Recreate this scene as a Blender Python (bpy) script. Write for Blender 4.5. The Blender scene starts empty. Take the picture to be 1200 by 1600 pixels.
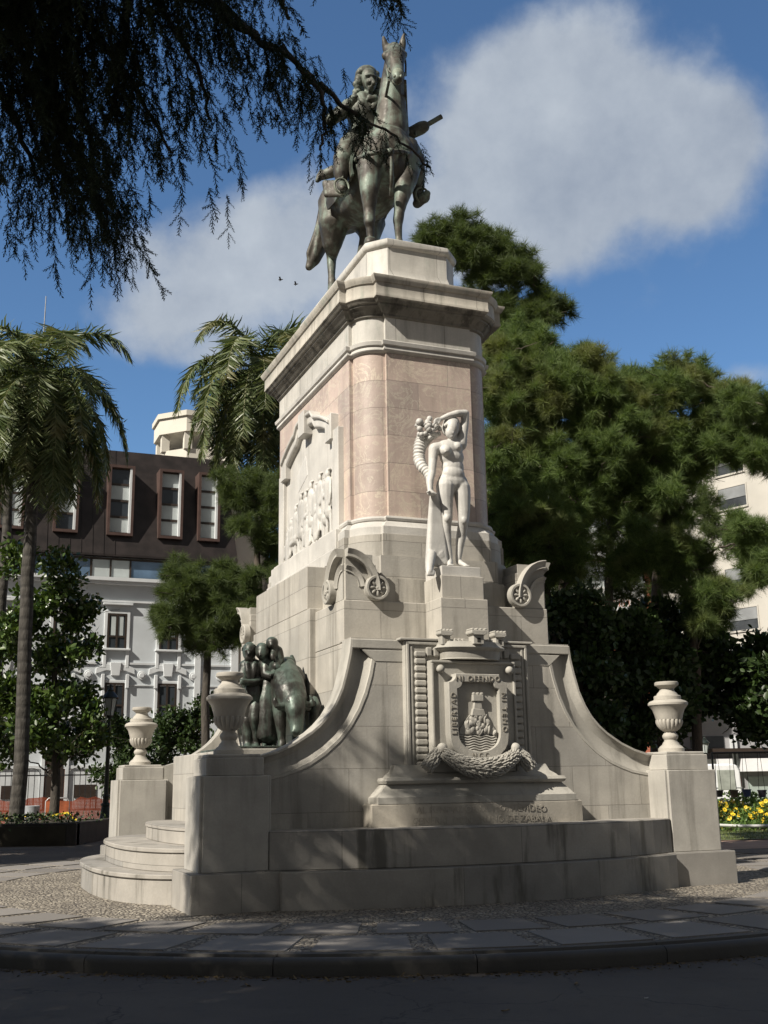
import bpy, bmesh, math, random
import numpy as np
from mathutils import Vector, Matrix
SC = bpy.context.scene
COL = SC.collection
R = math.radians
rng = np.random.default_rng(7)
random.seed(7)

# ---------------------------------------------------------------- camera
FPX, PITCH, ROLL, CZ = 1721.45, .2403, .016, 1.5      # focal length in px of a 1200 x 1600 frame
cam_d = bpy.data.cameras.new('camera')
cam = bpy.data.objects.new('camera', cam_d)
COL.objects.link(cam)
cam.location = (0, 0, CZ)
cam_d.sensor_fit = 'VERTICAL'
cam_d.sensor_height = 36
cam_d.sensor_width = 27
cam_d.lens = FPX / 1600 * 36
cam_d.clip_start = .1
cam_d.clip_end = 3000
cam.matrix_world = Matrix.Translation((0, 0, CZ)) @ Matrix.Rotation(math.pi/2 + PITCH, 4, 'X') @ Matrix.Rotation(-ROLL, 4, 'Z')
SC.camera = cam

# ---------------------------------------------------------------- frames of reference
YA = .3808                                            # the monument is turned this much to the view
O = np.array([-2.33248, 13.70002, 0.])                # front left corner of its plinth
AU = np.array([math.cos(YA), math.sin(YA), 0])
AV = np.array([-math.sin(YA), math.cos(YA), 0])
def ray(px, py):                                      # direction seen at a point of the photograph
    X = (px-600)/FPX; Z = -(py-800)/FPX
    c, s = math.cos(ROLL), math.sin(ROLL)
    x = X*c+Z*s; zc = -X*s+Z*c
    return np.array([x, math.cos(PITCH)-zc*math.sin(PITCH), math.sin(PITCH)+zc*math.cos(PITCH)])
C0 = np.array([0, 0, CZ])
def aty(px, py, Y):
    d = ray(px, py); return C0 + d*(Y/d[1])
def atz(px, py, z):
    d = ray(px, py); return C0 + d*((z-CZ)/d[2])
def uvz(P):
    d = np.asarray(P)-O; return np.array([d@AU, d@AV, d[2]])
def wld(u, v, z):
    return O + AU*u + AV*v + np.array([0, 0, z])
def G(px, py, v):                                     # on a plane parallel to the monument front, in monument coordinates
    d = ray(px, py); t = (v-(C0-O)@AV)/(d@AV); return uvz(C0+d*t)
def H(px, py, u):
    d = ray(px, py); t = (u-(C0-O)@AU)/(d@AU); return uvz(C0+d*t)

# ---------------------------------------------------------------- light
SUN_TO = Vector((-2.27, -2.12, 2.66)).normalized()
EL = math.asin(SUN_TO.z); AZ = math.atan2(SUN_TO.x, SUN_TO.y)
sun_d = bpy.data.lights.new('sun', 'SUN')
sun_d.energy = 5.0
sun_d.angle = R(.53)
sun_d.color = (1, .93, .82)
sun = bpy.data.objects.new('sun', sun_d)
COL.objects.link(sun)
sun.rotation_euler = (-SUN_TO).to_track_quat('-Z', 'Y').to_euler()

W = bpy.data.worlds.new('World'); SC.world = W
W.use_nodes = True
wn, wl = W.node_tree.nodes, W.node_tree.links
wn.clear()
def WN(t, **k):
    n = wn.new(t)
    for a, b in k.items(): setattr(n, a, b)
    return n
def wmath(op, a, b=None, c=None):
    n = WN('ShaderNodeMath', operation=op)
    for i, x in enumerate((a, b, c)):
        if x is None: continue
        if isinstance(x, (int, float)): n.inputs[i].default_value = x
        else: wl.new(x, n.inputs[i])
    return n.outputs[0]
sky = WN('ShaderNodeTexSky', sky_type='NISHITA')
sky.sun_disc = False
sky.sun_elevation = EL; sky.sun_rotation = AZ
sky.air_density = 1.0; sky.dust_density = .3; sky.ozone_density = 2.0
tc = WN('ShaderNodeTexCoord')
def wdot(vec):
    n = WN('ShaderNodeVectorMath', operation='DOT_PRODUCT')
    wl.new(tc.outputs['Generated'], n.inputs[0]); n.inputs[1].default_value = vec
    return n.outputs['Value']
CLOUDS = [  # where the clouds stand in the sky (as seen in the photograph) with their angular size and weight
    (860, 90, 130, 90, 1.0), (800, 190, 120, 90, 1.1), (960, 200, 150, 90, 1.1), (1100, 230, 95, 75, 1.0), (900, 300, 170, 95, 1.0), (790, 330, 120, 80, .8), (1090, 320, 70, 50, .5),
    (720, 400, 120, 60, .55), (440, 320, 150, 60, .8), (330, 400, 170, 75, .85), (500, 430, 160, 80, .85), (230, 480, 150, 50, .6), (600, 330, 70, 60, .4),
    (850, 410, 120, 45, .5), (1170, 590, 80, 25, .5), (980, 480, 80, 30, .25), (300, 560, 140, 30, .4), (620, 520, 100, 40, .4), (250, 530, 190, 60, .5), (560, 540, 120, 55, .5), (190, 380, 80, 80, .45)]
tot = None
yd = None
for px, py, rx, ry, wt in CLOUDS:
    c = Vector(ray(px, py)).normalized()
    X = c.cross(Vector((0, 0, 1))).normalized(); Y = X.cross(c)
    ex = wmath('MULTIPLY', wdot(X), FPX/rx); ey = wmath('MULTIPLY', wdot(Y), FPX/ry)
    e = wmath('ADD', wmath('MULTIPLY', ex, ex), wmath('MULTIPLY', ey, ey))
    g = wmath('MULTIPLY', wmath('POWER', 2.718, wmath('MULTIPLY', e, -1.1)), wt)
    g = wmath('MULTIPLY', g, wmath('GREATER_THAN', wdot(c), 0))
    tot = g if tot is None else wmath('ADD', tot, g)
nz = WN('ShaderNodeTexNoise'); nz.inputs['Scale'].default_value = 5.5; nz.inputs['Detail'].default_value = 7; nz.inputs['Roughness'].default_value = .52; nz.inputs['Distortion'].default_value = .25
wl.new(tc.outputs['Generated'], nz.inputs['Vector'])
nz2 = WN('ShaderNodeTexNoise'); nz2.inputs['Scale'].default_value = 3.2; nz2.inputs['Detail'].default_value = 5
wl.new(tc.outputs['Generated'], nz2.inputs['Vector'])
back = WN('ShaderNodeMapRange', interpolation_type='SMOOTHSTEP')          # unseen cloud cover added behind the camera to neutralise the fill light
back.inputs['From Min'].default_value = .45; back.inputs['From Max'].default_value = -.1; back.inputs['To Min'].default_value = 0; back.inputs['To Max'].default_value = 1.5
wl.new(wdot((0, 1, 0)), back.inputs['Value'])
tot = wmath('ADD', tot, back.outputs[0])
nf = WN('ShaderNodeTexNoise'); nf.inputs['Scale'].default_value = 16; nf.inputs['Detail'].default_value = 6; nf.inputs['Roughness'].default_value = .6
wl.new(tc.outputs['Generated'], nf.inputs['Vector'])
dens = wmath('ADD', wmath('MINIMUM', tot, 1.5), wmath('MULTIPLY', wmath('SUBTRACT', nz.outputs['Fac'], .5), 2.3))
dens = wmath('ADD', dens, wmath('MULTIPLY', wmath('SUBTRACT', nf.outputs['Fac'], .5), .7))
mr = WN('ShaderNodeMapRange', interpolation_type='SMOOTHSTEP')
mr.inputs['From Min'].default_value = .34; mr.inputs['From Max'].default_value = 1.10
mr.inputs['To Max'].default_value = .95
wl.new(dens, mr.inputs['Value'])
cr = WN('ShaderNodeMix', data_type='RGBA')
cr.inputs['A'].default_value = (2.7, 3.15, 3.9, 1); cr.inputs['B'].default_value = (4.6, 5.05, 5.6, 1)
sh = WN('ShaderNodeMapRange'); sh.inputs['From Min'].default_value = .35; sh.inputs['From Max'].default_value = .65
wl.new(wmath('ADD', wmath('MULTIPLY', nz2.outputs['Fac'], .6), wmath('MULTIPLY', nf.outputs['Fac'], .4)), sh.inputs['Value']); wl.new(sh.outputs[0], cr.inputs['Factor'])
tint = WN('ShaderNodeMix', data_type='RGBA', blend_type='MULTIPLY'); tint.inputs['Factor'].default_value = 1
tint.inputs['B'].default_value = (.74, .96, 1.12, 1)
wl.new(sky.outputs[0], tint.inputs['A'])
cb_ = WN('ShaderNodeMix', data_type='RGBA')                                # dull grey for the added fill cloud behind, bright cloud ahead
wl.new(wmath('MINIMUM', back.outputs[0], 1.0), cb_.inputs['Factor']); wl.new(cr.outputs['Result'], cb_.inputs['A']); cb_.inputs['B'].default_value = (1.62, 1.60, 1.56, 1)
mx = WN('ShaderNodeMix', data_type='RGBA')
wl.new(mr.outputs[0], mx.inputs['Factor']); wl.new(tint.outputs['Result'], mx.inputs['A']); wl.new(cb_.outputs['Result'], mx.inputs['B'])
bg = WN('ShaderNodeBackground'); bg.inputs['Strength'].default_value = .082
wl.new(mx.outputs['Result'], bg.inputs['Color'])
wo = WN('ShaderNodeOutputWorld'); wl.new(bg.outputs[0], wo.inputs['Surface'])

VS = SC.view_settings
SC.display_settings.display_device = 'sRGB'
VS.view_transform = 'Standard'; VS.look = 'None'; VS.exposure = .5; VS.gamma = 1
try: VS.use_curve_mapping = False
except Exception: pass
SC.render.film_transparent = False
SC.cycles.use_adaptive_sampling = True; SC.cycles.adaptive_threshold = .02
SC.cycles.max_bounces = 4; SC.cycles.diffuse_bounces = 2; SC.cycles.transmission_bounces = 2; SC.cycles.transparent_max_bounces = 6

# ---------------------------------------------------------------- things and parts
BASE = {}
def thing(name, label, cat, base, frame='w', group=None, rot=0.):
    """An Empty at the thing's base; its parts are given in the frame's own coordinates. frame 'm' = monument, 'w' = world."""
    o = bpy.data.objects.new(name, None); COL.objects.link(o)
    base = np.array(base, float)
    if frame == 'm':
        o.location = wld(*base); o.rotation_euler = (0, 0, YA)
    else:
        o.location = base; o.rotation_euler = (0, 0, rot)
    o.empty_display_size = .3
    o['label'] = label; o['category'] = cat
    if group: o['group'] = group
    BASE[o.name] = base
    return o
def structure(o):
    o['kind'] = 'structure'; return o
def link_mesh(name, me, mat, parent=None, label=None):
    o = bpy.data.objects.new(name, me); COL.objects.link(o)
    if mat is not None:
        me.materials.clear(); me.materials.append(mat)
    if parent is not None:
        o.parent = parent; BASE[o.name] = BASE[parent.name]
    else: BASE[o.name] = np.zeros(3)
    if label: o['label'] = label
    return o
def dup(t, loc, rotz=None, label=None, group=None):
    r = t.copy(); COL.objects.link(r); r.location = loc
    if rotz is not None: r.rotation_euler = (0, 0, rotz)
    if label: r['label'] = label
    if group: r['group'] = group
    def rec(a, b):
        for ch in list(a.children):
            c = ch.copy(); COL.objects.link(c); c.parent = b; rec(ch, c)
    rec(t, r)
    return r
def np_mesh(name, V, F):
    """V (n,3), F (m,k) -> mesh, quickly."""
    me = bpy.data.meshes.new(name)
    V = np.ascontiguousarray(V, np.float32); F = np.ascontiguousarray(F, np.int32)
    m, k = F.shape
    me.vertices.add(len(V)); me.vertices.foreach_set('co', V.ravel())
    me.loops.add(m*k); me.loops.foreach_set('vertex_index', F.ravel())
    me.polygons.add(m); me.polygons.foreach_set('loop_start', np.arange(0, m*k, k, dtype=np.int32))
    me.update(calc_edges=True)
    return me
class MB:
    """Collects shapes; build() links them as ONE mesh object."""
    RS = 1.                                               # fullness of the grown figures
    def __init__(s): s.v = []; s.f = []
    def add(s, V, F):
        n = len(s.v); s.v.extend([tuple(map(float, p)) for p in V]); s.f.extend([tuple(i+n for i in f) for f in F]); return s
    def box(s, x0, x1, y0, y1, z0, z1):
        V = [(x, y, z) for z in (z0, z1) for y in (y0, y1) for x in (x0, x1)]
        return s.add(V, [(0, 2, 3, 1), (4, 5, 7, 6), (0, 1, 5, 4), (2, 6, 7, 3), (0, 4, 6, 2), (1, 3, 7, 5)])
    def loft(s, rings, caps=True):
        n = len(rings[0]); V = [p for r in rings for p in r]; F = []
        for k in range(len(rings)-1):
            for i in range(n):
                j = (i+1) % n
                F.append((k*n+i, k*n+j, (k+1)*n+j, (k+1)*n+i))
        if caps:
            F.append(tuple(range(n-1, -1, -1))); F.append(tuple((len(rings)-1)*n+i for i in range(n)))
        return s.add(V, F)
    def prism(s, poly, a, b, axis='y'):
        """poly in the plane across the axis: axis y -> (x,z); x -> (y,z); z -> (x,y)"""
        def P(p, t): return {'y': (p[0], t, p[1]), 'x': (t, p[0], p[1]), 'z': (p[0], p[1], t)}[axis]
        return s.loft([[P(p, a) for p in poly], [P(p, b) for p in poly]])
    def lathe(s, prof, c, n=32, mod=None):
        rings = []
        for k, (r, z) in enumerate(prof):
            rings.append([(c[0]+math.cos(t)*r*(mod(t, z) if mod else 1), c[1]+math.sin(t)*r*(mod(t, z) if mod else 1), c[2]+z) for t in [2*math.pi*i/n for i in range(n)]])
        return s.loft(rings)
    def tube(s, pts, rad, n=8):
        pts = [Vector(p) for p in pts]; k = len(pts)
        if isinstance(rad, (int, float)): rad = [rad]*k
        rings = []; up = None
        for i, p in enumerate(pts):
            d = (pts[min(i+1, k-1)]-pts[max(i-1, 0)])
            d = d.normalized() if d.length > 1e-9 else Vector((0, 0, 1))
            if up is None: up = d.orthogonal().normalized()
            up = (up-d*up.dot(d))
            up = up.normalized() if up.length > 1e-6 else d.orthogonal().normalized()
            b = d.cross(up)
            rings.append([tuple(p+(up*math.cos(t)+b*math.sin(t))*rad[i]) for t in [2*math.pi*j/n for j in range(n)]])
        return s.loft(rings)
    def ell(s, c, r, n=12, m=8, rot=None):
        if isinstance(r, (int, float)): r = (r, r, r)
        r = tuple(x*MB.RS for x in r)
        V = []; F = []
        for i in range(1, m):
            a = math.pi*i/m
            for j in range(n):
                t = 2*math.pi*j/n
                p = Vector((math.sin(a)*math.cos(t)*r[0], math.sin(a)*math.sin(t)*r[1], math.cos(a)*r[2]))
                if rot is not None: p = rot @ p
                V.append((p.x+c[0], p.y+c[1], p.z+c[2]))
        for s_, z in ((0, 1), (1, -1)):
            p = Vector((0, 0, z*r[2]))
            if rot is not None: p = rot @ p
            V.append((p.x+c[0], p.y+c[1], p.z+c[2]))
        T, B = len(V)-2, len(V)-1
        for j in range(n):
            k = (j+1) % n
            F.append((T, j, k)); F.append((B, (m-2)*n+k, (m-2)*n+j))
            for i in range(m-2): F.append((i*n+j, (i+1)*n+j, (i+1)*n+k, i*n+k))
        return s.add(V, F)
    def cap(s, a, b, ra, rb=None, n=12):
        """a tapered limb with round ends"""
        if rb is None: rb = ra
        a, b = Vector(a), Vector(b); d = b-a
        if d.length < 1e-6: return s.ell(a, ra)
        ra *= MB.RS; rb *= MB.RS
        d.normalize(); pts = []; rad = []
        for q in (-.98, -.8, -.5, 0): pts.append(a+d*ra*q); rad.append(ra*math.sqrt(1-q*q))
        for q in (0, .5, .8, .98): pts.append(b+d*rb*q); rad.append(rb*math.sqrt(1-q*q))
        return s.tube(pts, rad, n)
    def chain(s, pts):
        """pts: (point, radius) list, a limb of several joints"""
        for (a, ra), (b, rb) in zip(pts, pts[1:]): s.cap(a, b, ra, rb)
        return s
    def mesh(s, name, base=(0, 0, 0)):
        me = bpy.data.meshes.new(name)
        me.from_pydata([(x-base[0], y-base[1], z-base[2]) for x, y, z in s.v], [], s.f)
        bm = bmesh.new(); bm.from_mesh(me)
        bmesh.ops.recalc_face_normals(bm, faces=bm.faces); bm.to_mesh(me); bm.free()
        return me
    def build(s, name, mat, parent=None, smooth=None, bevel=0, label=None, seg=1):
        base = BASE[parent.name] if parent is not None else (0, 0, 0)
        me = s.mesh(name, base)
        if smooth is not None:
            me.polygons.foreach_set('use_smooth', [True]*len(me.polygons))
            me.set_sharp_from_angle(angle=R(smooth))
        o = link_mesh(name, me, mat, parent, label)
        if bevel:
            b = o.modifiers.new('bevel', 'BEVEL'); b.width = bevel; b.segments = seg; b.limit_method = 'ANGLE'; b.angle_limit = R(40)
            b.harden_normals = False
        return o
    def sculpt(s, name, mat, parent, voxel=.02, smooth=4, factor=.5, label=None):
        """all the collected shapes grown together into one continuous surface"""
        me = s.mesh(name, BASE[parent.name])
        t = bpy.data.objects.new('grow', me); COL.objects.link(t)
        m = t.modifiers.new('r', 'REMESH'); m.mode = 'VOXEL'; m.voxel_size = voxel; m.use_smooth_shade = True
        m2 = t.modifiers.new('s', 'SMOOTH'); m2.factor = factor; m2.iterations = smooth
        dg = bpy.context.evaluated_depsgraph_get()
        nm = bpy.data.meshes.new_from_object(t.evaluated_get(dg), depsgraph=dg)
        nm.name = name
        bpy.data.objects.remove(t); bpy.data.meshes.remove(me)
        nm.polygons.foreach_set('use_smooth', [True]*len(nm.polygons))
        return link_mesh(name, nm, mat, parent, label)
def text_mesh(body, size, depth, xf, name, mat, parent, spacing=1.0, label=None, align='CENTER', bold=0.):
    cu = bpy.data.curves.new(name, 'FONT'); cu.body = body; cu.size = size; cu.extrude = depth; cu.align_x = align; cu.align_y = 'CENTER'
    cu.space_character = spacing; cu.resolution_u = 2; cu.offset = bold
    t = bpy.data.objects.new('t', cu); COL.objects.link(t)
    dg = bpy.context.evaluated_depsgraph_get()
    me = bpy.data.meshes.new_from_object(t.evaluated_get(dg), depsgraph=dg); me.name = name
    bpy.data.objects.remove(t)
    me.transform(Matrix.Translation(Vector(-BASE[parent.name])) @ xf)
    return link_mesh(name, me, mat, parent, label)

# ---------------------------------------------------------------- materials
class M:
    def __init__(s, name):
        s.m = bpy.data.materials.new(name); s.m.use_nodes = True
        s.n = s.m.node_tree.nodes; s.l = s.m.node_tree.links
        s.b = s.n['Principled BSDF']; s.out = s.n['Material Output']
        s.tc = s.n.new('ShaderNodeTexCoord')
    def node(s, t, **k):
        n = s.n.new(t)
        for a, b in k.items(): setattr(n, a, b)
        return n
    def put(s, sock, x):
        if x is None: return
        if hasattr(x, 'default_value') or hasattr(x, 'is_linked'): s.l.new(x, sock)
        else:
            if isinstance(x, (tuple, list)) and len(x) == 3 and len(sock.default_value) == 4: x = (*x, 1)
            sock.default_value = x
    def math(s, op, a, b=None, clamp=False):
        n = s.node('ShaderNodeMath', operation=op); n.use_clamp = clamp
        s.put(n.inputs[0], a); s.put(n.inputs[1], b); return n.outputs[0]
    def noise(s, scale, detail=5, rough=.55, vec=None, stretch=None, dist=0):
        n = s.node('ShaderNodeTexNoise'); n.inputs['Scale'].default_value = scale; n.inputs['Detail'].default_value = detail
        n.inputs['Roughness'].default_value = rough; n.inputs['Distortion'].default_value = dist
        v = vec or s.tc.outputs['Object']
        if stretch:
            mp = s.node('ShaderNodeMapping'); mp.inputs['Scale'].default_value = stretch; s.l.new(v, mp.inputs['Vector']); v = mp.outputs[0]
        s.l.new(v, n.inputs['Vector']); return n.outputs['Fac']
    def ramp(s, x, lo, hi, a=0., b=1., smooth=True):
        n = s.node('ShaderNodeMapRange', interpolation_type='SMOOTHSTEP' if smooth else 'LINEAR')
        n.inputs['From Min'].default_value = lo; n.inputs['From Max'].default_value = hi
        n.inputs['To Min'].default_value = a; n.inputs['To Max'].default_value = b
        s.put(n.inputs['Value'], x); return n.outputs[0]
    def mix(s, f, a, b, mode='MIX'):
        n = s.node('ShaderNodeMix', data_type='RGBA', blend_type=mode)
        s.put(n.inputs['Factor'], f); s.put(n.inputs['A'], a); s.put(n.inputs['B'], b); return n.outputs['Result']
    def bump(s, h, strength=.3, dist=.02, prev=None):
        n = s.node('ShaderNodeBump'); n.inputs['Strength'].default_value = strength; n.inputs['Distance'].default_value = dist
        s.put(n.inputs['Height'], h)
        if prev is not None: s.l.new(prev, n.inputs['Normal'])
        return n.outputs[0]
    def fin(s, col=None, rough=None, normal=None, metal=None, spec=None):
        s.put(s.b.inputs['Base Color'], col); s.put(s.b.inputs['Roughness'], rough)
        if normal is not None: s.l.new(normal, s.b.inputs['Normal'])
        s.put(s.b.inputs['Metallic'], metal); s.put(s.b.inputs['Specular IOR Level'], spec)
        return s.m
def plain(name, col, rough=.6, var=.15, scale=3., metal=0., spec=None, bump=0., bscale=40):
    m = M(name); n = m.noise(scale, 6)
    lo = tuple(c*(1-var) for c in col); hi = tuple(min(1, c*(1+var)) for c in col)
    c = m.mix(m.ramp(n, .3, .7), lo, hi)
    nm = m.bump(m.noise(bscale, 4), bump, .01) if bump else None
    return m.fin(c, rough, nm, metal, spec)
def stone(name, col, bw=1.1, bh=.58, joint=.55, grime=.35, gr=(.47, .74), sx=4.5, tint=.05, rough=.75, moss=0., vein=None, z0=0., stainz=None):
    m = M(name)
    sp = m.node('ShaderNodeSeparateXYZ'); m.l.new(m.tc.outputs['Object'], sp.inputs[0])
    cb = m.node('ShaderNodeCombineXYZ')
    m.l.new(m.math('ADD', sp.outputs[0], sp.outputs[1]), cb.inputs[0]); m.l.new(m.math('SUBTRACT', sp.outputs[2], z0), cb.inputs[1])
    big = m.noise(1.3, 7, .6); fine = m.noise(38, 4, .6); grit = m.noise(160, 2)
    streak = m.noise(1., 6, .6, stretch=(sx, sx, .42))
    c = m.mix(m.ramp(big, .28, .75), tuple(x*.76 for x in col), tuple(min(.95, x*1.08) for x in col))
    if vein:
        vn = m.noise(2.3, 8, .65, dist=1.5)
        c = m.mix(m.ramp(vn, .47, .5, 0, 1), c, m.mix(m.ramp(vn, .5, .53), vein, c))
    c = m.mix(m.ramp(fine, .3, .7, .0, .16), c, tuple(x*.55 for x in col))
    if joint:
        br = m.node('ShaderNodeTexBrick'); br.offset = .5
        for k, v in (('Scale', 1), ('Mortar Size', .0045), ('Mortar Smooth', .15), ('Brick Width', bw), ('Row Height', bh), ('Bias', 0)): br.inputs[k].default_value = v
        br.inputs['Color1'].default_value = (1-tint, 1-tint, 1-tint, 1); br.inputs['Color2'].default_value = (1+tint, 1+tint*.8, 1+tint*.5, 1); br.inputs['Mortar'].default_value = (1, 1, 1, 1)
        m.l.new(cb.outputs[0], br.inputs['Vector'])
        c = m.mix(1, c, br.outputs['Color'], 'MULTIPLY')
    g = m.math('MULTIPLY', m.ramp(streak, *gr), grime)
    c = m.mix(g, c, (.075, .07, .055))
    if moss: c = m.mix(m.math('MULTIPLY', m.ramp(m.noise(2.4, 6, .6, stretch=(2, 2, .6)), .55, .72), moss), c, (.12, .2, .15))
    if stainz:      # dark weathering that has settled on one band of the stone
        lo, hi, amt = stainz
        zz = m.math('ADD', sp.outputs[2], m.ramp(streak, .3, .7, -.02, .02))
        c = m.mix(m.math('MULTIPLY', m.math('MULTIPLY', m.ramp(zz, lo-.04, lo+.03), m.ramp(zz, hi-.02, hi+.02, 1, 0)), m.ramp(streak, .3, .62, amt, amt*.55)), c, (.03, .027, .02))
    h = m.bump(fine, .22, .012)
    h = m.bump(grit, .15, .004, h)
    if joint:
        c = m.mix(m.math('MULTIPLY', br.outputs['Fac'], joint), c, (.09, .08, .065))
        h = m.bump(m.math('SUBTRACT', 1, br.outputs['Fac']), .5, .012, h)
    return m.fin(c, rough, h)
# ================================================================ stone of the monument
GRAN = stone('grey_granite', (.43, .41, .37), 1.15, .56, grime=.5, tint=.09)
GRAN_BASE = stone('base_granite', (.33, .315, .29), 2.1, .46, joint=.6, grime=.75, z0=-.01, tint=.13, gr=(.53, .68), sx=2.9)
WHITE = stone('white_marble', (.57, .55, .51), 1.0, 2.0, joint=.0, grime=.25, rough=.6)
WHITEJ = stone('white_marble_blocks', (.56, .54, .495), .86, 3., joint=.7, grime=.35, rough=.6, moss=.25)
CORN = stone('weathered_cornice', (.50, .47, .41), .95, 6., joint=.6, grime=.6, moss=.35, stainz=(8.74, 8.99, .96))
PINK = stone('pink_marble', (.51, .418, .372), 1.05, .455, joint=.5, grime=.22, tint=.13, vein=(.55, .49, .41), rough=.5, z0=5.42)
STATUE = stone('statue_marble', (.58, .565, .53), joint=0, grime=.3, rough=.55)
PIERM = stone('pier_granite', (.43, .41, .37), joint=0, grime=.4)
CARVE = stone('carved_granite', (.425, .405, .36), joint=0, grime=.35)
LETTER = plain('carved_letters', (.24, .22, .185), .85)
CU, CV = 4.0, 4.1                                        # centre of the monument plan
def mir(poly):
    """quarter outline (front face centre -> left side centre) completed to the whole plan, as seen from above"""
    q = [(CU+a, CV+b) for a, b in poly]
    out = list(q)
    out += [(2*CU-x, y) for x, y in reversed(q)]
    half = out                                            # front half, left to right
    back = [(x, 2*CV-y) for x, y in reversed(half)]
    pts = half+back
    r = []
    for p in pts:
        if not r or (abs(p[0]-r[-1][0])+abs(p[1]-r[-1][1])) > 1e-6: r.append(p)
    return r
def plan_shaft(o, fu=.74, fv=2.43, su=1.2, sv=1.97, r0=.40, n=10):
    """left half of the front: side pilaster end -> quarter round -> front face; o = offset outward"""
    cu, cv = -fu, -sv                                     # centre of the quarter round
    r = r0+o
    k = math.sqrt(max(r*r-o*o, 0))
    a0 = math.atan2(o, k)                                 # start angle from the -u axis
    P = [(-su-o, 0), (-su-o, cv-o), (cu-k, cv-o)]
    for i in range(1, n): 
        a = a0+(math.pi/2-2*a0)*i/n
        P.append((cu-r*math.cos(a), cv-r*math.sin(a)))
    P += [(cu-o, cv-k), (-fu-o, -fv-o)]
    return mir(P)
def plan_chamfer(o, fu=.54, fv=2.08, su=.80, sv=1.80):
    k = o*.42
    return mir([(-su-o, 0), (-su-o, -sv-k), (-fu-k, -fv-o)])
def courses(mb, plan, prof):
    mb.loft([[(x, y, z) for x, y in plan(o)] for o, z in prof])
mon = thing('monument', 'tall granite and pink marble monument pedestal with curved wings, urn piers and steps', 'monument', (CU, CV, 0), 'm')

# ---- steps, plinth and drum in front -------------------------------------------------
def front_arc(bulge, v0, u0, u1, n=28):
    pts = []
    for i in range(n+1):
        t = -1+2*i/n
        # a shallow circular bow between straight ends
        e = max(0, 1-t*t)
        pts.append((u0+(u1-u0)*i/n, v0-bulge*e**.9))
    return pts
b = MB()
arc = front_arc(.53, 0.03, 1.10, 6.90)
b.prism([(1.10, .9)]+arc+[(6.90, .9)], -.02, .452, 'z')
b.build('plinth_step', GRAN_BASE, mon, bevel=.012)
b = MB()
arc = front_arc(.60, .26, 1.0, 7.0)
b.prism([(1.0, 1.1)]+arc+[(7.0, 1.1)], .45, .925, 'z')
b.build('base_step', GRAN_BASE, mon, bevel=.012)
# ---- four corner piers ------------------------------------------------------------------
def pier(u, v):
    """plinth, shaft and cap of one pier; u, v = its centre"""
    b = MB(); h = .575
    b.box(u-h, u+h, v-h, v+h, -.03, .455)
    o = b.build('pier_plinth', GRAN_BASE, mon, bevel=.014)
    b = MB(); h = .455
    b.box(u-h, u+h, v-h+.035, v+h-.035, .455, 1.605); b.box(u-h+.04, u+h-.04, v-h, v+h, .457, 1.603)
    o = b.build('pier_shaft', PIERM, mon, bevel=.008)
    b = MB(); h = .37
    b.box(u-h, u+h, v-h, v+h, 1.605, 1.83); b.box(u-h+.03, u+h-.03, v-h+.03, v+h-.03, 1.83, 1.872)
    b.build('pier_cap', PIERM, mon, bevel=.01)
PIERS = [(.575, .70), (7.425, .70), (.575, 7.5), (7.425, 7.5)]
for u, v in PIERS: pier(u, v)
# ---- round steps on both sides ---------------------------------------------------------
for side in (0, 1):
    for u_in, bul, hw, z0, z1 in ((1.2, 1.92, 2.95, -.02, .37), (1.2, 1.57, 2.62, .37, .675), (1.2, .92, 2.2, .675, .92)):
        P = []
        for i in range(41):
            t = -math.pi/2+math.pi*i/40
            c_, s_ = math.cos(t), math.sin(t)
            P.append((u_in-bul*abs(c_)**.62, CV+hw*(abs(s_)**.8)*(1 if s_ > 0 else -1)))
        if side: P = [(2*CU-x, y) for x, y in P]
        b = MB()
        b.prism(P+[(CU-1.5 if not side else CU+1.5, CV+hw), (CU-1.5 if not side else CU+1.5, CV-hw)], z0, z1-.062, 'z')
        b.prism([((x-(u_in if not side else 2*CU-u_in))*1.018+(u_in if not side else 2*CU-u_in), (y-CV)*1.006+CV) for x, y in P]+[(CU-1.48 if not side else CU+1.48, CV+hw), (CU-1.48 if not side else CU+1.48, CV-hw)], z1-.06, z1, 'z')
        b.build('round_step', GRAN_BASE, mon, bevel=.01)
    b = MB()
    if not side: b.box(.95, 2.3, 1.95, 6.25, .9, 1.99)
    else: b.box(5.7, 7.05, 1.95, 6.25, .9, 1.99)
    b.build('group_ledge', GRAN, mon, bevel=.012)
# ---- core ---------------------------------------------------------------------------------
b = MB()
b.box(2.33, 5.67, .95, 7.25, .4, 3.43)
b.build('core', GRAN, mon, bevel=.012)
b = MB()
b.box(2.33, 5.67, 1.17, 7.03, 3.43, 4.055)
b.build('core_block', GRAN, mon, bevel=.012)
b = MB()                                                  # the side blocks that stand a little proud
b.box(2.235, 5.765, 2.45, 5.75, 1.9, 4.115); b.box(2.24, 5.76, 2.60, 5.60, 4.115, 4.80)
b.build('projecting_block', GRAN, mon, bevel=.01)
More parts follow.
